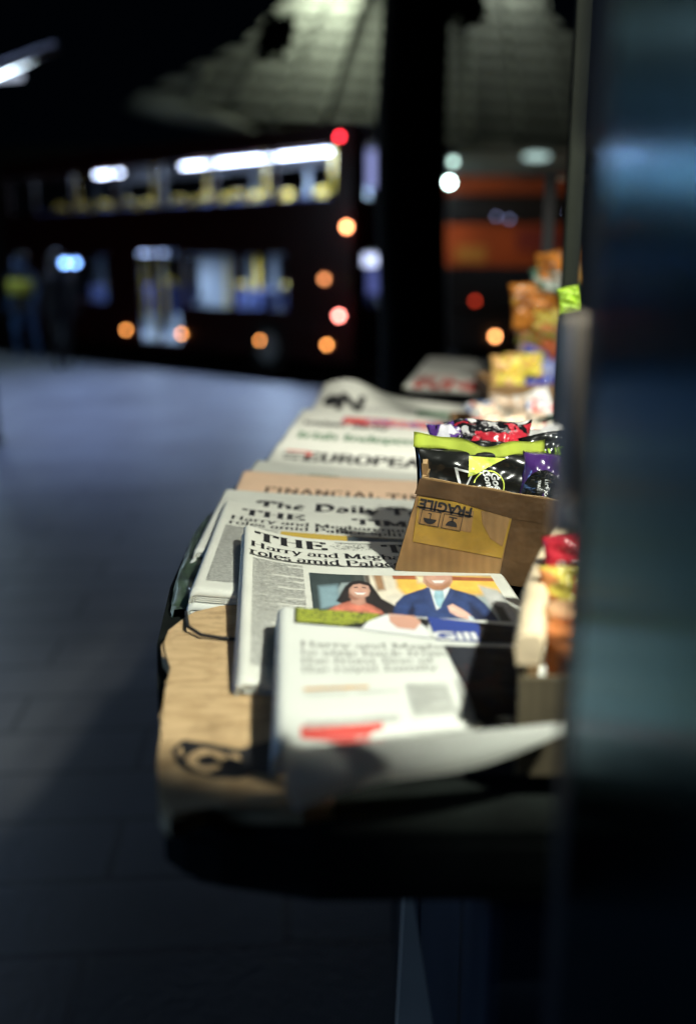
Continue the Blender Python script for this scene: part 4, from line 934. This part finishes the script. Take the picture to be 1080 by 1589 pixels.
up = [(.35, 1.75), (1.85, 3.35), (3.45, 4.95), (5.05, 6.5), (6.6, 8.05), (8.15, 9.6), (9.7, 10.7)]
lo = [(1.5, 2.9), (3.0, 4.35), (6.9, 8.3), (8.4, 9.2), (10.0, 10.75)]
doorx = [(4.55, 5.15), (5.25, 5.85)]
UZ, LZ = (3.02, 3.84), (1.15, 2.12)
def side(y0, y1):
    bm = BM(); holes = [(a, b_, *UZ) for a, b_ in up] + [(a, b_, *LZ) for a, b_ in lo] + [(a, b_, .42, 2.2) for a, b_ in doorx]
    xs = sorted({0, LB} | {v for h in holes for v in h[:2]}); zs = sorted({.3, HB - .15} | {v for h in holes for v in h[2:]})
    for i in range(len(xs)-1):
        for k_ in range(len(zs)-1):
            cx, cz = (xs[i] + xs[i+1])/2, (zs[k_] + zs[k_+1])/2
            if any(h[0] < cx < h[1] and h[2] < cz < h[3] for h in holes): continue
            box(bm, (xs[i], y0, zs[k_]), (xs[i+1], y1, zs[k_+1]))
    bmesh.ops.remove_doubles(bm, verts=bm.verts[:], dist=1e-4)
    # drop the inner faces shared by neighbouring blocks
    seen = {}
    for f in bm.faces: seen.setdefault(tuple(sorted(v.index for v in f.verts)), []).append(f)
    bmesh.ops.delete(bm, geom=[f for fs in seen.values() if len(fs) > 1 for f in fs], context='FACES')
    return bm
bobj('near_side_panel', side(0, .05), M['bus_red']); bobj('far_side_panel', side(WB - .05, WB), M['bus_inner'])
bm = BM(); box(bm, (0, .0, HB - .148), (LB, WB, HB), bev=.06); bobj('roof', bm, M['bus_red'])
bm = BM(); box(bm, (.06, .055, .36), (LB - .06, WB - .055, .40)); box(bm, (.06, .055, 2.28), (LB - .06, WB - .055, 2.36)); bobj('deck_floors', bm, M['bus_inner'])
bm = BM(); box(bm, (-.05, 0, .3), (-.003, WB, 1.25)); box(bm, (-.05, 0, 1.25), (-.003, .35, HB-.15)); box(bm, (-.05, WB-.5, 1.25), (-.003, WB, HB-.15)); box(bm, (-.05, .35, 2.15), (-.003, WB-.5, 3.0)); box(bm, (-.05, .35, 3.85), (-.003, WB-.5, HB-.15)); bobj('rear_panel', bm, M['bus_red'])
for z0_, z1_ in ((.3, 1.1), (2.3, 2.9), (3.9, HB - .15)): bm = BM(); box(bm, (LB + .003, 0, z0_), (LB + .05, WB, z1_)); bobj('front_panel', bm, M['bus_red'])
bm = BM(); box(bm, (LB+.01, .05, 1.1), (LB+.03, WB-.05, 2.3)); bobj('windscreen', bm, M['glass'])
for a, b_ in up: bm = BM(); box(bm, (a, .015, UZ[0]), (b_, .022, UZ[1])); bobj('window', bm, M['glass'])
for a, b_ in lo: bm = BM(); box(bm, (a, .015, LZ[0]), (b_, .022, LZ[1])); bobj('window', bm, M['glass'])
for a, b_ in doorx:
    bm = BM(); box(bm, (a, .015, .42), (b_, .022, 2.2)); d_ = bobj('door', bm, M['glass'])
    bm = BM(); tube(bm, [(b_ - .08, .06, .8), (b_ - .08, .06, 2.1)], .04, 8); bm.transform(MX); obj('grab_rail', bm, M['yellow'], d_, world=True)
bm = BM(); box(bm, (-.04, .37, 3.02), (-.03, WB - .52, 3.83)); bobj('rear_window', bm, M['glass'])
for x in (2.0, 8.9):
    bm = BM(); tube(bm, [(x, -.02, .48), (x, .28, .48)], .48, 24); wh = bobj('wheel', bm, M['rubber'])
    bm = BM(); tube(bm, [(x, -.03, .48), (x, -.021, .48)], .27, 20); bm.transform(MX); obj('rim', bm, M['bus_inner'], wh, world=True)
# lamps
for px, py in ((196, 512), (282, 518), (404, 528), (507, 535)):
    # find where this sight line meets the near side
    n_ = inn; p = on_plane(px, py, busO - inn*.02, n_)
    bm = BM(); ball(bm, p, .035); obj('marker_lamp', bm, M['amber'], bus, world=True)
for px, py, mm, r_, lb in ((527, 212, 'redlamp', .035, None), (538, 352, 'redhot', .05, 'bright brake lamp'), (526, 490, 'redhot', .05, 'bright brake lamp'), (503, 433, 'amber2', .045, 'dim orange turn lamp')):
    if mm == 'amber2': M['amber2'] = emit('dim_amber', (.8, .28, .1), 9)
    p = on_plane(px, py, busO - dv*.08, dv) if px > 520 else on_plane(px, py, busO - inn*.02, inn)
    bm = BM(); ball(bm, p, r_); o_ = obj('tail_lamp', bm, M[mm] if py != 490 else emit('pink_tail_lamp', (1, .24, .20), 26), bus, world=True)
    if lb: o_['label'] = lb
# ceiling lamps (upper deck)
for xa_, xb_, yy in ((413, 512, 243), (331, 404, 251), (284, 324, 255), (150, 186, 265)):
    P_ = [on_plane(x, yy, busO + inn*1.5, inn) for x in (xb_, xa_)]; a, b_ = [(p - busO).dot(dv) for p in P_]
    bm = BM(); box(bm, (a, 1.46, 3.93), (b_, 1.56, 3.975)); bobj('ceiling_lamp', bm, M['lamp_white'])
M['lamp_dim'] = emit('dim_ceiling_tube', (.60, .72, 1.0), 6)
for a, b_ in ((1.2, 3.2), (3.7, 4.4), (7.0, 8.0)):
    bm = BM(); box(bm, (a, 1.5, 2.17), (b_, 1.6, 2.2)); bobj('ceiling_lamp', bm, M['lamp_dim'])
p = on_plane(106, 408, busO + inn*.6, inn); bm = BM()
for k_ in range(2): tube(bm, [p - dv*(.35), p + dv*.35], .05, 8)
obj('destination_lamp', bm, emit('blue_white_lamp', (.35, .60, 1.0), 12), bus, world=True)
# seats and rails
sx = 0
seat_bm = BM(); box(seat_bm, (-.22, -.2, .0), (.22, .2, .1), bev=.03); box(seat_bm, (-.24, -.2, .08), (-.14, .2, .66), bev=.03)
seat_bm.transform(MX.to_3x3().to_4x4()); sme = bpy.data.meshes.new('seat'); seat_bm.to_mesh(sme); sme.materials.append(M['seat_blue'])
hb = BM(); tube(hb, [(-.2, -.2, .62), (-.2, -.1, .76), (-.2, .1, .76), (-.2, .2, .62)], .03, 8); hb.transform(MX.to_3x3().to_4x4()); hme = bpy.data.meshes.new('grab_handle'); hb.to_mesh(hme); hme.materials.append(M['yellow'])
for dz, rows_ in ((2.36, [.8 + .85*i for i in range(12)]), (.40, [1.7, 2.5, 3.3, 7.3, 8.1])):
    for x in rows_:
        for y in (.35, .85, 1.75, 2.2):
            p = MX @ Vector((x, y, dz + (.10 if dz > 1 else .42)))
            s_ = bpy.data.objects.new('seat', sme); COL.objects.link(s_); s_.parent = bus; s_.location = p - busO
            if random.random() < .4: continue
            h_ = bpy.data.objects.new('grab_handle', hme); COL.objects.link(h_); h_.parent = s_
for x, dz, zt2 in [(x, 2.36, 3.95) for x in (1.1, 2.8, 4.5, 6.2, 9.0)] + [(x, .4, 2.2) for x in (1.6, 3.1, 4.0, 6.4, 7.2)]:
    bm = BM(); tube(bm, [MX @ Vector((x, .75, dz)), MX @ Vector((x, .75, zt2))], .03, 8); obj('pole', bm, M['yellow'], bus, world=True)
# interior lights belong to the bus
for x, z, e in ((1.2, 3.85, 240), (3.0, 3.85, 190), (6.6, 3.85, 60), (2.4, 2.1, 210), (7.6, 2.1, 120), (5.0, 2.1, 14)):
    p = MX @ Vector((x, 1.3, z)); light('bus_interior_lamp', 'AREA', p, p - Vector((0, 0, 1)), e, (.74, .88, 1.0), 1.0)
p = MX @ Vector((.15, 1.0, 3.3)); 
bm = BM(); box(bm, (.25, .45, 3.2), (.27, .95, 3.8)); bobj('rear_window_glow', bm, emit('pale_lit_panel', (.55, .55, .9), .8))  # glowing sheet stands in for the lit upper rear window
bm = BM(); box(bm, (-.065, .28, 1.92), (-.052, .80, 2.10)); bobj('rear_glow_panel', bm, emit('rear_glow', (.62, .70, 1.0), 2.2))  # glowing panel for the pale lamp at the rear of the bus
bm = BM(); box(bm, (-.065, .38, 1.45), (-.052, .75, 1.88)); bobj('rear_glow_panel', bm, emit('rear_glow_dim', (.16, .2, .6), .5))  # dim glowing panel stands in for the lit lower rear window

# ------------------------------------------------------------------ second bus, facing the camera
b2 = thing('double_decker_bus', 'orange lit red double decker bus facing the camera, right of the tree trunk', 'bus', (3.25, 20.5, -.45))
M['bus_red2'] = mat('red_bus_paint', (.42, .065, .012), .4, var=.25, scale=1.5, coat=.3)
def l2(name, bm, m, label=None):
    o = obj(name, bm, m, b2)
    return o
xa, xb = -1.25, 1.25
bm = BM(); box(bm, (xa, .05, 1.9), (xb, 9, 2.72)); box(bm, (xa, .05, 3.28), (xb, 9, 3.62)); 
l2('body', bm, M['bus_red2']); bm = BM(); box(bm, (xa, .06, .3), (xb, 9, 1.0))
for x in (xa, xb - .1): box(bm, (x, .06, 1.0), (x + .1, 8.99, 1.9)); box(bm, (x, .06, 2.72), (x + .1, 8.99, 3.28))
l2('lower_body', bm, M['bus_dark'])  # black stands in for the unlit red of lower body and pillars
bm = BM(); box(bm, (xa + .05, .1, 3.63), (xb - .05, 8.9, 4.15), bev=.15); l2('roof', bm, mat('roof_lit_pale', (.20, .24, .23), .5))  # light falling on the roof is put into its pale colour
bm = BM(); box(bm, (xa + .1, .02, 2.76), (xb - .1, .045, 3.24)); l2('windscreen', bm, M['bus_dark'])
bm = BM(); box(bm, (xa + .1, .02, 1.05), (xb - .1, .045, 1.88)); l2('windscreen', bm, M['bus_dark'])
bm = BM(); box(bm, (xa + .15, .03, 1.98), (xa + .75, .049, 2.3)); l2('advert_panel', bm, mat('amber_advert', (.45, .16, .02), .5))
bm = BM(); box(bm, (.1, .03, 2.2), (1.1, .049, 2.62)); l2('advert_panel', bm, mat('maroon_advert', (.26, .03, .015), .5))
for x in (xa + .2, xb - .5):
    bm = BM(); tube(bm, [(x, .6, .48), (x + .3, .6, .48)], .48, 20); l2('wheel', bm, M['rubber'])
bm = BM(); p = at_y(768, 522, 20.45) - b2.location; ball(bm, p, .05); l2('headlamp', bm, emit('amber_headlamp', (1, .38, .12), 20))
bm = BM(); p = at_y(737, 467, 20.45) - b2.location; ball(bm, p, .045); l2('marker_lamp', bm, emit('dim_red', (.7, .05, .02), 4))
for x, y in ((770, 336), (790, 340), (852, 342), (882, 330)):
    bm = BM(); p = at_y(x, y, 20.49) - b2.location; ball(bm, p, .03); l2('window_glint', bm, emit('dim_window_glint', (.45, .5, .9), 2.0))  # glowing balls stand in for small reflections in the upper windscreen

# ------------------------------------------------------------------ street lamps in the distance
def street_lamp(label, px, py, Y, r_, col, s_, sc3=(1, 1, 1), arm=-1.0):
    p = at_y(px, py, Y); t = thing('street_lamp', label, 'street lamp', (p.x, p.y, -.45))
    bm = BM(); tube(bm, [(arm, 0, 0), (arm, 0, p.z + .4), (arm*.9, 0, p.z + .6), (arm*.3, 0, p.z + .62), (0, 0, p.z + .55)], [.07, .05, .04, .035, .04], 10); obj('pole', bm, M['bus_dark'], t)
    bm = BM(); ball(bm, (0, 0, p.z + .45), r_, sc3=sc3); obj('lamp_head', bm, emit('lamp_glow', col, s_), t)
street_lamp('bright white street lamp between the tree trunk and the second bus', 697, 283, 19.5, .06, (.70, 1.0, .95), 40)
street_lamp('dim greenish street lamp just above the bright white one', 703, 251, 19.3, .06, (.55, .8, .72), 5)
street_lamp('wide pale street lamp above the right end of the second bus', 832, 243, 19.8, .14, (.55, .78, .74), 1.0, (1.9, 1, .5), 2.3)

# ------------------------------------------------------------------ strip lamp on the left, under its own beam
sl = thing('strip_lamp', 'bright strip lamp slanting into the top left corner', 'strip lamp', (-3.6, 10, 3.3))
sA, sB = at_y(-110, 160, 8.6), at_y(74, 86, 10.4)
bm = BM(); tube(bm, [sA, sB], [.028, .004], 10); obj('tube_lamp', bm, emit('cold_tube', (.72, .88, 1.0), 13), sl, world=True)
bm = BM(); tube(bm, [sA + Vector((0, .1, .09)), sB + Vector((.05, .1, .09))], .05, 8); tube(bm, [sA + Vector((0, .1, .1)), sA + Vector((0, .1, -3.4))], .06, 8); obj('housing', bm, M['bus_dark'], sl, world=True)
bm = BM(); tube(bm, [at_y(-90, 128, 9.2), at_y(34, 118, 9.8)], .03, 10); obj('lower_tube', bm, emit('dim_tube', (.6, .68, .85), .9), sl, world=True)

sl2 = thing('strip_lamp', 'second strip lamp, added unseen beyond the left for its band in the steel door', 'strip lamp', (-4.6, 8, 2.2))  # unseen tube added for the pale band reflected in the steel door
tA, tB = at_y(-560, 262, 12.5), at_y(-70, 264, 15.5)
bm = BM(); tube(bm, [tA, tB], .12, 10); obj('tube_lamp', bm, emit('added_cold_tube', (.58, .82, 1.0), 20), sl2, world=True)
bm = BM(); tube(bm, [tA + Vector((0, .12, .1)), tB + Vector((0, .12, .1))], .05, 8); tube(bm, [tA + Vector((0, .12, .1)), Vector((tA.x, tA.y + .12, 0))], .05, 8); obj('housing', bm, M['bus_dark'], sl2, world=True)

sl3 = thing('strip_lamp', 'warm white strip lamp, added unseen beyond the left for its band in the steel door', 'strip lamp', (-7, 12, 4))  # unseen tube added for the cream band high on the steel door
tA, tB = at_y(-600, 22, 11), at_y(-75, 24, 14)
bm = BM(); tube(bm, [tA, tB], .09, 10); obj('tube_lamp', bm, emit('added_warm_tube', (1.0, .93, .78), 6), sl3, world=True)
bm = BM(); tube(bm, [tA + Vector((0, .12, .14)), tB + Vector((0, .12, .14))], .06, 8); tube(bm, [tA + Vector((0, .12, .14)), Vector((tA.x, tA.y + .12, 0))], .06, 8); obj('housing', bm, M['bus_dark'], sl3, world=True)

# ------------------------------------------------------------------ lattice shell building
shell = thing('lattice_shell', 'pale lattice shell of the floodlit building arching over the buses', 'building', (0, 30, -.45))
Lb = [(-140, 520), (-60, 480), (0, 448), (25, 420), (70, 378), (110, 300), (150, 222), (168, 196)]
def lx(y):
    for (y0, x0), (y1, x1) in zip(Lb, Lb[1:]):
        if y0 <= y <= y1: return x0 + (x1 - x0)*(y - y0)/(y1 - y0)
    return 196 + (y - 168)*6.5
def rx(y): return min(905, 850 + max(0, y)*1.1) if y > -60 else 850 + (y + 60)*.4
def SY(y): return 30 - 1.0*max(0, (120 - y)/200)**2
white = mat('pale_lattice_paint', (.42, .45, .39), .6, var=.15, scale=.8)
bm = BM()
y = -130
while y < 228:
    x0, x1 = lx(y), rx(y); n = 12; rows = []
    for i in range(n+1):
        x = x0 + (x1 - x0)*i/n; s_ = (x - 540)/360; h = 6.6
        xl = lx(y - h) + (rx(y - h) - lx(y - h))*i/n; xh = lx(y + h) + (rx(y + h) - lx(y + h))*i/n
        yy = y + 16*s_ + 6*s_*s_
        h = 6.5
        a, b_ = at_y(xl, yy - h, SY(y)), at_y(xh, yy + h, SY(y))
        rows.append([bm.verts.new(p) for p in (a, b_, b_ + Vector((0, .25, 0)), a + Vector((0, .25, 0)))])
    for p, q_ in zip(rows, rows[1:]):
        for k_ in range(4): bm.faces.new((p[k_], p[(k_+1) % 4], q_[(k_+1) % 4], q_[k_]))
    bm.faces.new(rows[0]); bm.faces.new(rows[-1][::-1])
    y += 24
obj('louvre_slats', bm, white, shell, world=True)
bm = BM()
for k_ in range(14):
    x_top = 430 + k_*42; pts = []
    for j in range(15):
        y = -130 + 355*j/14; f = (y + 130)/355
        x = x_top + (x_top - 640)*f*.9 - 70*f
        if lx(y) < x < rx(y): pts.append(at_y(x, y, SY(y) - .12))
    if len(pts) > 2: tube(bm, pts, .07, 6)
obj('ribs', bm, white, shell, world=True)
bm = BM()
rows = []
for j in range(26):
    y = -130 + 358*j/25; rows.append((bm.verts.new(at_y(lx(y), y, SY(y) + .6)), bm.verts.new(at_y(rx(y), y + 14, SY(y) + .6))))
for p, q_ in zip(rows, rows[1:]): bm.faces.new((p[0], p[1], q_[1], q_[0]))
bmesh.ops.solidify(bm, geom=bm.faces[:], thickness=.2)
obj('inner_skin', bm, mat('dark_backing', (.02, .025, .02), .9), shell, world=True)  # plain dark backing behind the slats
bm = BM(); tube(bm, [at_y(198, 166, 29.6), at_y(260, 172, 29.5), at_y(330, 186, 29.5), at_y(400, 204, 29.6)], [.12, .3, .26, .05], 10); obj('edge_beam', bm, white, shell, world=True)
light('shell_edge_lamp', 'SPOT', (-5.0, 27, 6.8), (-5.0, 29.5, 5.4), 12, (.85, 1, .95), .2, spot_size=radians(70), spot_blend=1)
# dark building mass under the shell
bm = BM(); box(bm, (-30, 34, -.45), (30, 44, 5.2)); 
for k_ in range(12): box(bm, (-28 + k_*5, 33.8, -.45), (-27.6 + k_*5, 33.99, 5.2))
setp(obj('station_building', bm, mat('dark_wall', (.02, .02, .022), .8)), 'dark building front behind the buses, below the lattice shell', 'building')

# ------------------------------------------------------------------ tree whose trunk splits the view
tree = thing('street_tree', 'thick dark tree trunk rising between the two buses with a few hanging leaves', 'tree', (.35, 5.6, 0))
bark = mat('dark_bark', (.005, .006, .005), .9, var=.5, scale=6, bump=.8, bscale=9, stretch=(1, 1, .25))
bm = BM(); rs = []
pts = []; 
for k_ in range(15):
    z = 8*k_/14; pts.append((.02*sin(k_*1.3) + (.0), .02*cos(k_*.9), z)); rs.append(.195 - .004*k_ + .006*sin(k_*2.2) + (.08 if k_ == 0 else 0))
tube(bm, pts, rs, 20)
for a_, z0, l_ in ((2.6, 3.9, 1.9), (.3, 4.2, 1.4), (1.6, 4.8, 2), (4.4, 5.2, 2.2), (3.4, 6, 2.4)):
    tube(bm, [(0, 0, z0), (cos(a_)*l_*.4, sin(a_)*l_*.4, z0 + .5), (cos(a_)*l_, sin(a_)*l_, z0 + .75)], [.09, .06, .02], 8)
obj('trunk', bm, bark, tree)
bm = BM(); rnd = random.Random(4)
def leafclump(c, R_, n):
    for _ in range(n):
        d = Vector((rnd.gauss(0, 1), rnd.gauss(0, 1), rnd.gauss(0, 1))); d = d.normalized()*R_*rnd.random()**.5
        p = c + d; s_ = rnd.uniform(.03, .07); a = Vector((rnd.gauss(0, 1), rnd.gauss(0, 1), rnd.gauss(0, 1))).normalized(); b_ = a.orthogonal().normalized()
        bm.faces.new([bm.verts.new(p + v) for v in (a*s_, b_*s_*.5, -a*s_, -b_*s_*.5)])
base_ = Vector((.35, 5.6, 0))
for px, py, R_, n in ((428, 60, .08, 50), (414, 66, .05, 20), (722, 20, .09, 50), (735, 10, .06, 26), (702, 6, .05, 20), (444, 46, .04, 12)):
    leafclump(at_y(px, py, 5.3) - base_, R_, n)
for _ in range(60):
    a = rnd.uniform(0, 6.28); leafclump(Vector((cos(a)*rnd.uniform(.3, 2.4), sin(a)*rnd.uniform(.3, 2.4), rnd.uniform(4.6, 7.6))), .4, 30)
obj('leaves', bm, mat('dark_leaves', (.03, .045, .02), .6), tree)

# ------------------------------------------------------------------ people by the kerb, seen small and dark
def person(label, loc, rz, coat, legs, h=1.7, step=.12, group=None):
    t = thing('person', label, 'person', loc, rz, group)
    me = bpy.data.meshes.new('body')
    J = [((0, 0, .93), .15), ((0, 0, 1.15), .13), ((0, 0, 1.38), .16), ((0, .01, 1.50), .065), ((0, -.01, 1.60), .085), ((0, -.01, 1.68), .08),
         ((-.10, 0, .88), .10), ((-.11, -step, .48), .06), ((-.11, -step*.6, .09), .042), ((-.11, -step*.6 - .14, .04), .035),
         ((.10, 0, .88), .10), ((.11, step*.7, .48), .06), ((.11, step*1.4, .09), .042), ((.11, step*1.4 - .14, .04), .035),
         ((-.19, 0, 1.40), .065), ((-.25, .02, 1.14), .045), ((-.24, -.08, .90), .034), ((-.24, -.12, .80), .03),
         ((.19, 0, 1.40), .065), ((.25, .02, 1.14), .045), ((.24, -.08, .90), .034), ((.24, -.12, .80), .03)]
    E_ = [(0, 1), (1, 2), (2, 3), (3, 4), (4, 5), (0, 6), (6, 7), (7, 8), (8, 9), (0, 10), (10, 11), (11, 12), (12, 13), (2, 14), (14, 15), (15, 16), (16, 17), (2, 18), (18, 19), (19, 20), (20, 21)]
    me.from_pydata([tuple(c_*h/1.76 for c_ in j[0]) for j in J], E_, [])
    o = bpy.data.objects.new('body', me); COL.objects.link(o); o.parent = t
    sk = o.modifiers.new('skin', 'SKIN'); ss = o.modifiers.new('sub', 'SUBSURF'); ss.levels = ss.render_levels = 1
    for v, j in zip(me.skin_vertices[0].data, J): v.radius = (j[1]*h/1.76,)*2
    me.skin_vertices[0].data[0].use_root = True
    me.materials.append(legs)
    k = h/1.76
    bm = BM(); n = 18; rows = []
    for z, r1, r2 in ((.80, .20, .15), (.95, .19, .145), (1.15, .185, .135), (1.36, .215, .13), (1.44, .17, .11), (1.50, .085, .08)):
        rows.append([bm.verts.new((r1*k*cos(2*pi*i/n), r2*k*sin(2*pi*i/n)*1.15, z*k)) for i in range(n)])
    for p, q_ in zip(rows, rows[1:]):
        for i in range(n): bm.faces.new((p[i], p[(i+1) % n], q_[(i+1) % n], q_[i])).smooth = True
    obj('coat', bm, coat, t)
    bm = BM(); ball(bm, (0, .015*k, 1.70*k), .108*k, sc3=(.9, 1.0, .95)); obj('hair', bm, M['bus_dark'], t)
    return t
dk = mat('dark_cloth', (.012, .013, .018), .9); jean = mat('blue_jeans', (.02, .06, .16), .9); hv = mat('hi_vis_yellow', (.42, .42, .05), .8)
g1 = on_z(100, 572, 0); g2 = on_z(44, 556, 0)
person('person in a dark coat walking near the kerb in front of the bus', (g1.x, g1.y, 0), .6, dk, dk, 1.66)
person('person in blue jeans and a yellow high visibility top by the kerb at the left', (g2.x, g2.y, 0), -.3, dk, jean, 1.66)
pz = bpy.data.objects[[o.name for o in COL.objects if o.name.startswith('person')][-1]]
bm = BM(); tube(bm, [(0, 0, 1.02), (0, 0, 1.25)], [.22, .225], 18); obj('high_visibility_band', bm, hv, pz)
light('kerb_lamp', 'SPOT', (g2.x + .8, g2.y - 3.5, 3.5), (g2.x, g2.y, 1), 12, (.8, .9, 1), .1, spot_size=radians(26), spot_blend=.6)  # narrow spot aimed at the person in the yellow top
# bollard at the left edge
bp0 = on_z(-9, 688, 0); bl = thing('bollard', 'dark bollard cut by the left edge of the picture', 'bollard', (bp0.x, bp0.y, 0))
bm = BM(); tube(bm, [(0, 0, 0), (0, 0, .04), (0, 0, .05), (0, 0, .78), (0, 0, .84), (0, 0, .86)], [.09, .09, .06, .055, .07, .03], 18); obj('post', bm, M['bus_dark'], bl)
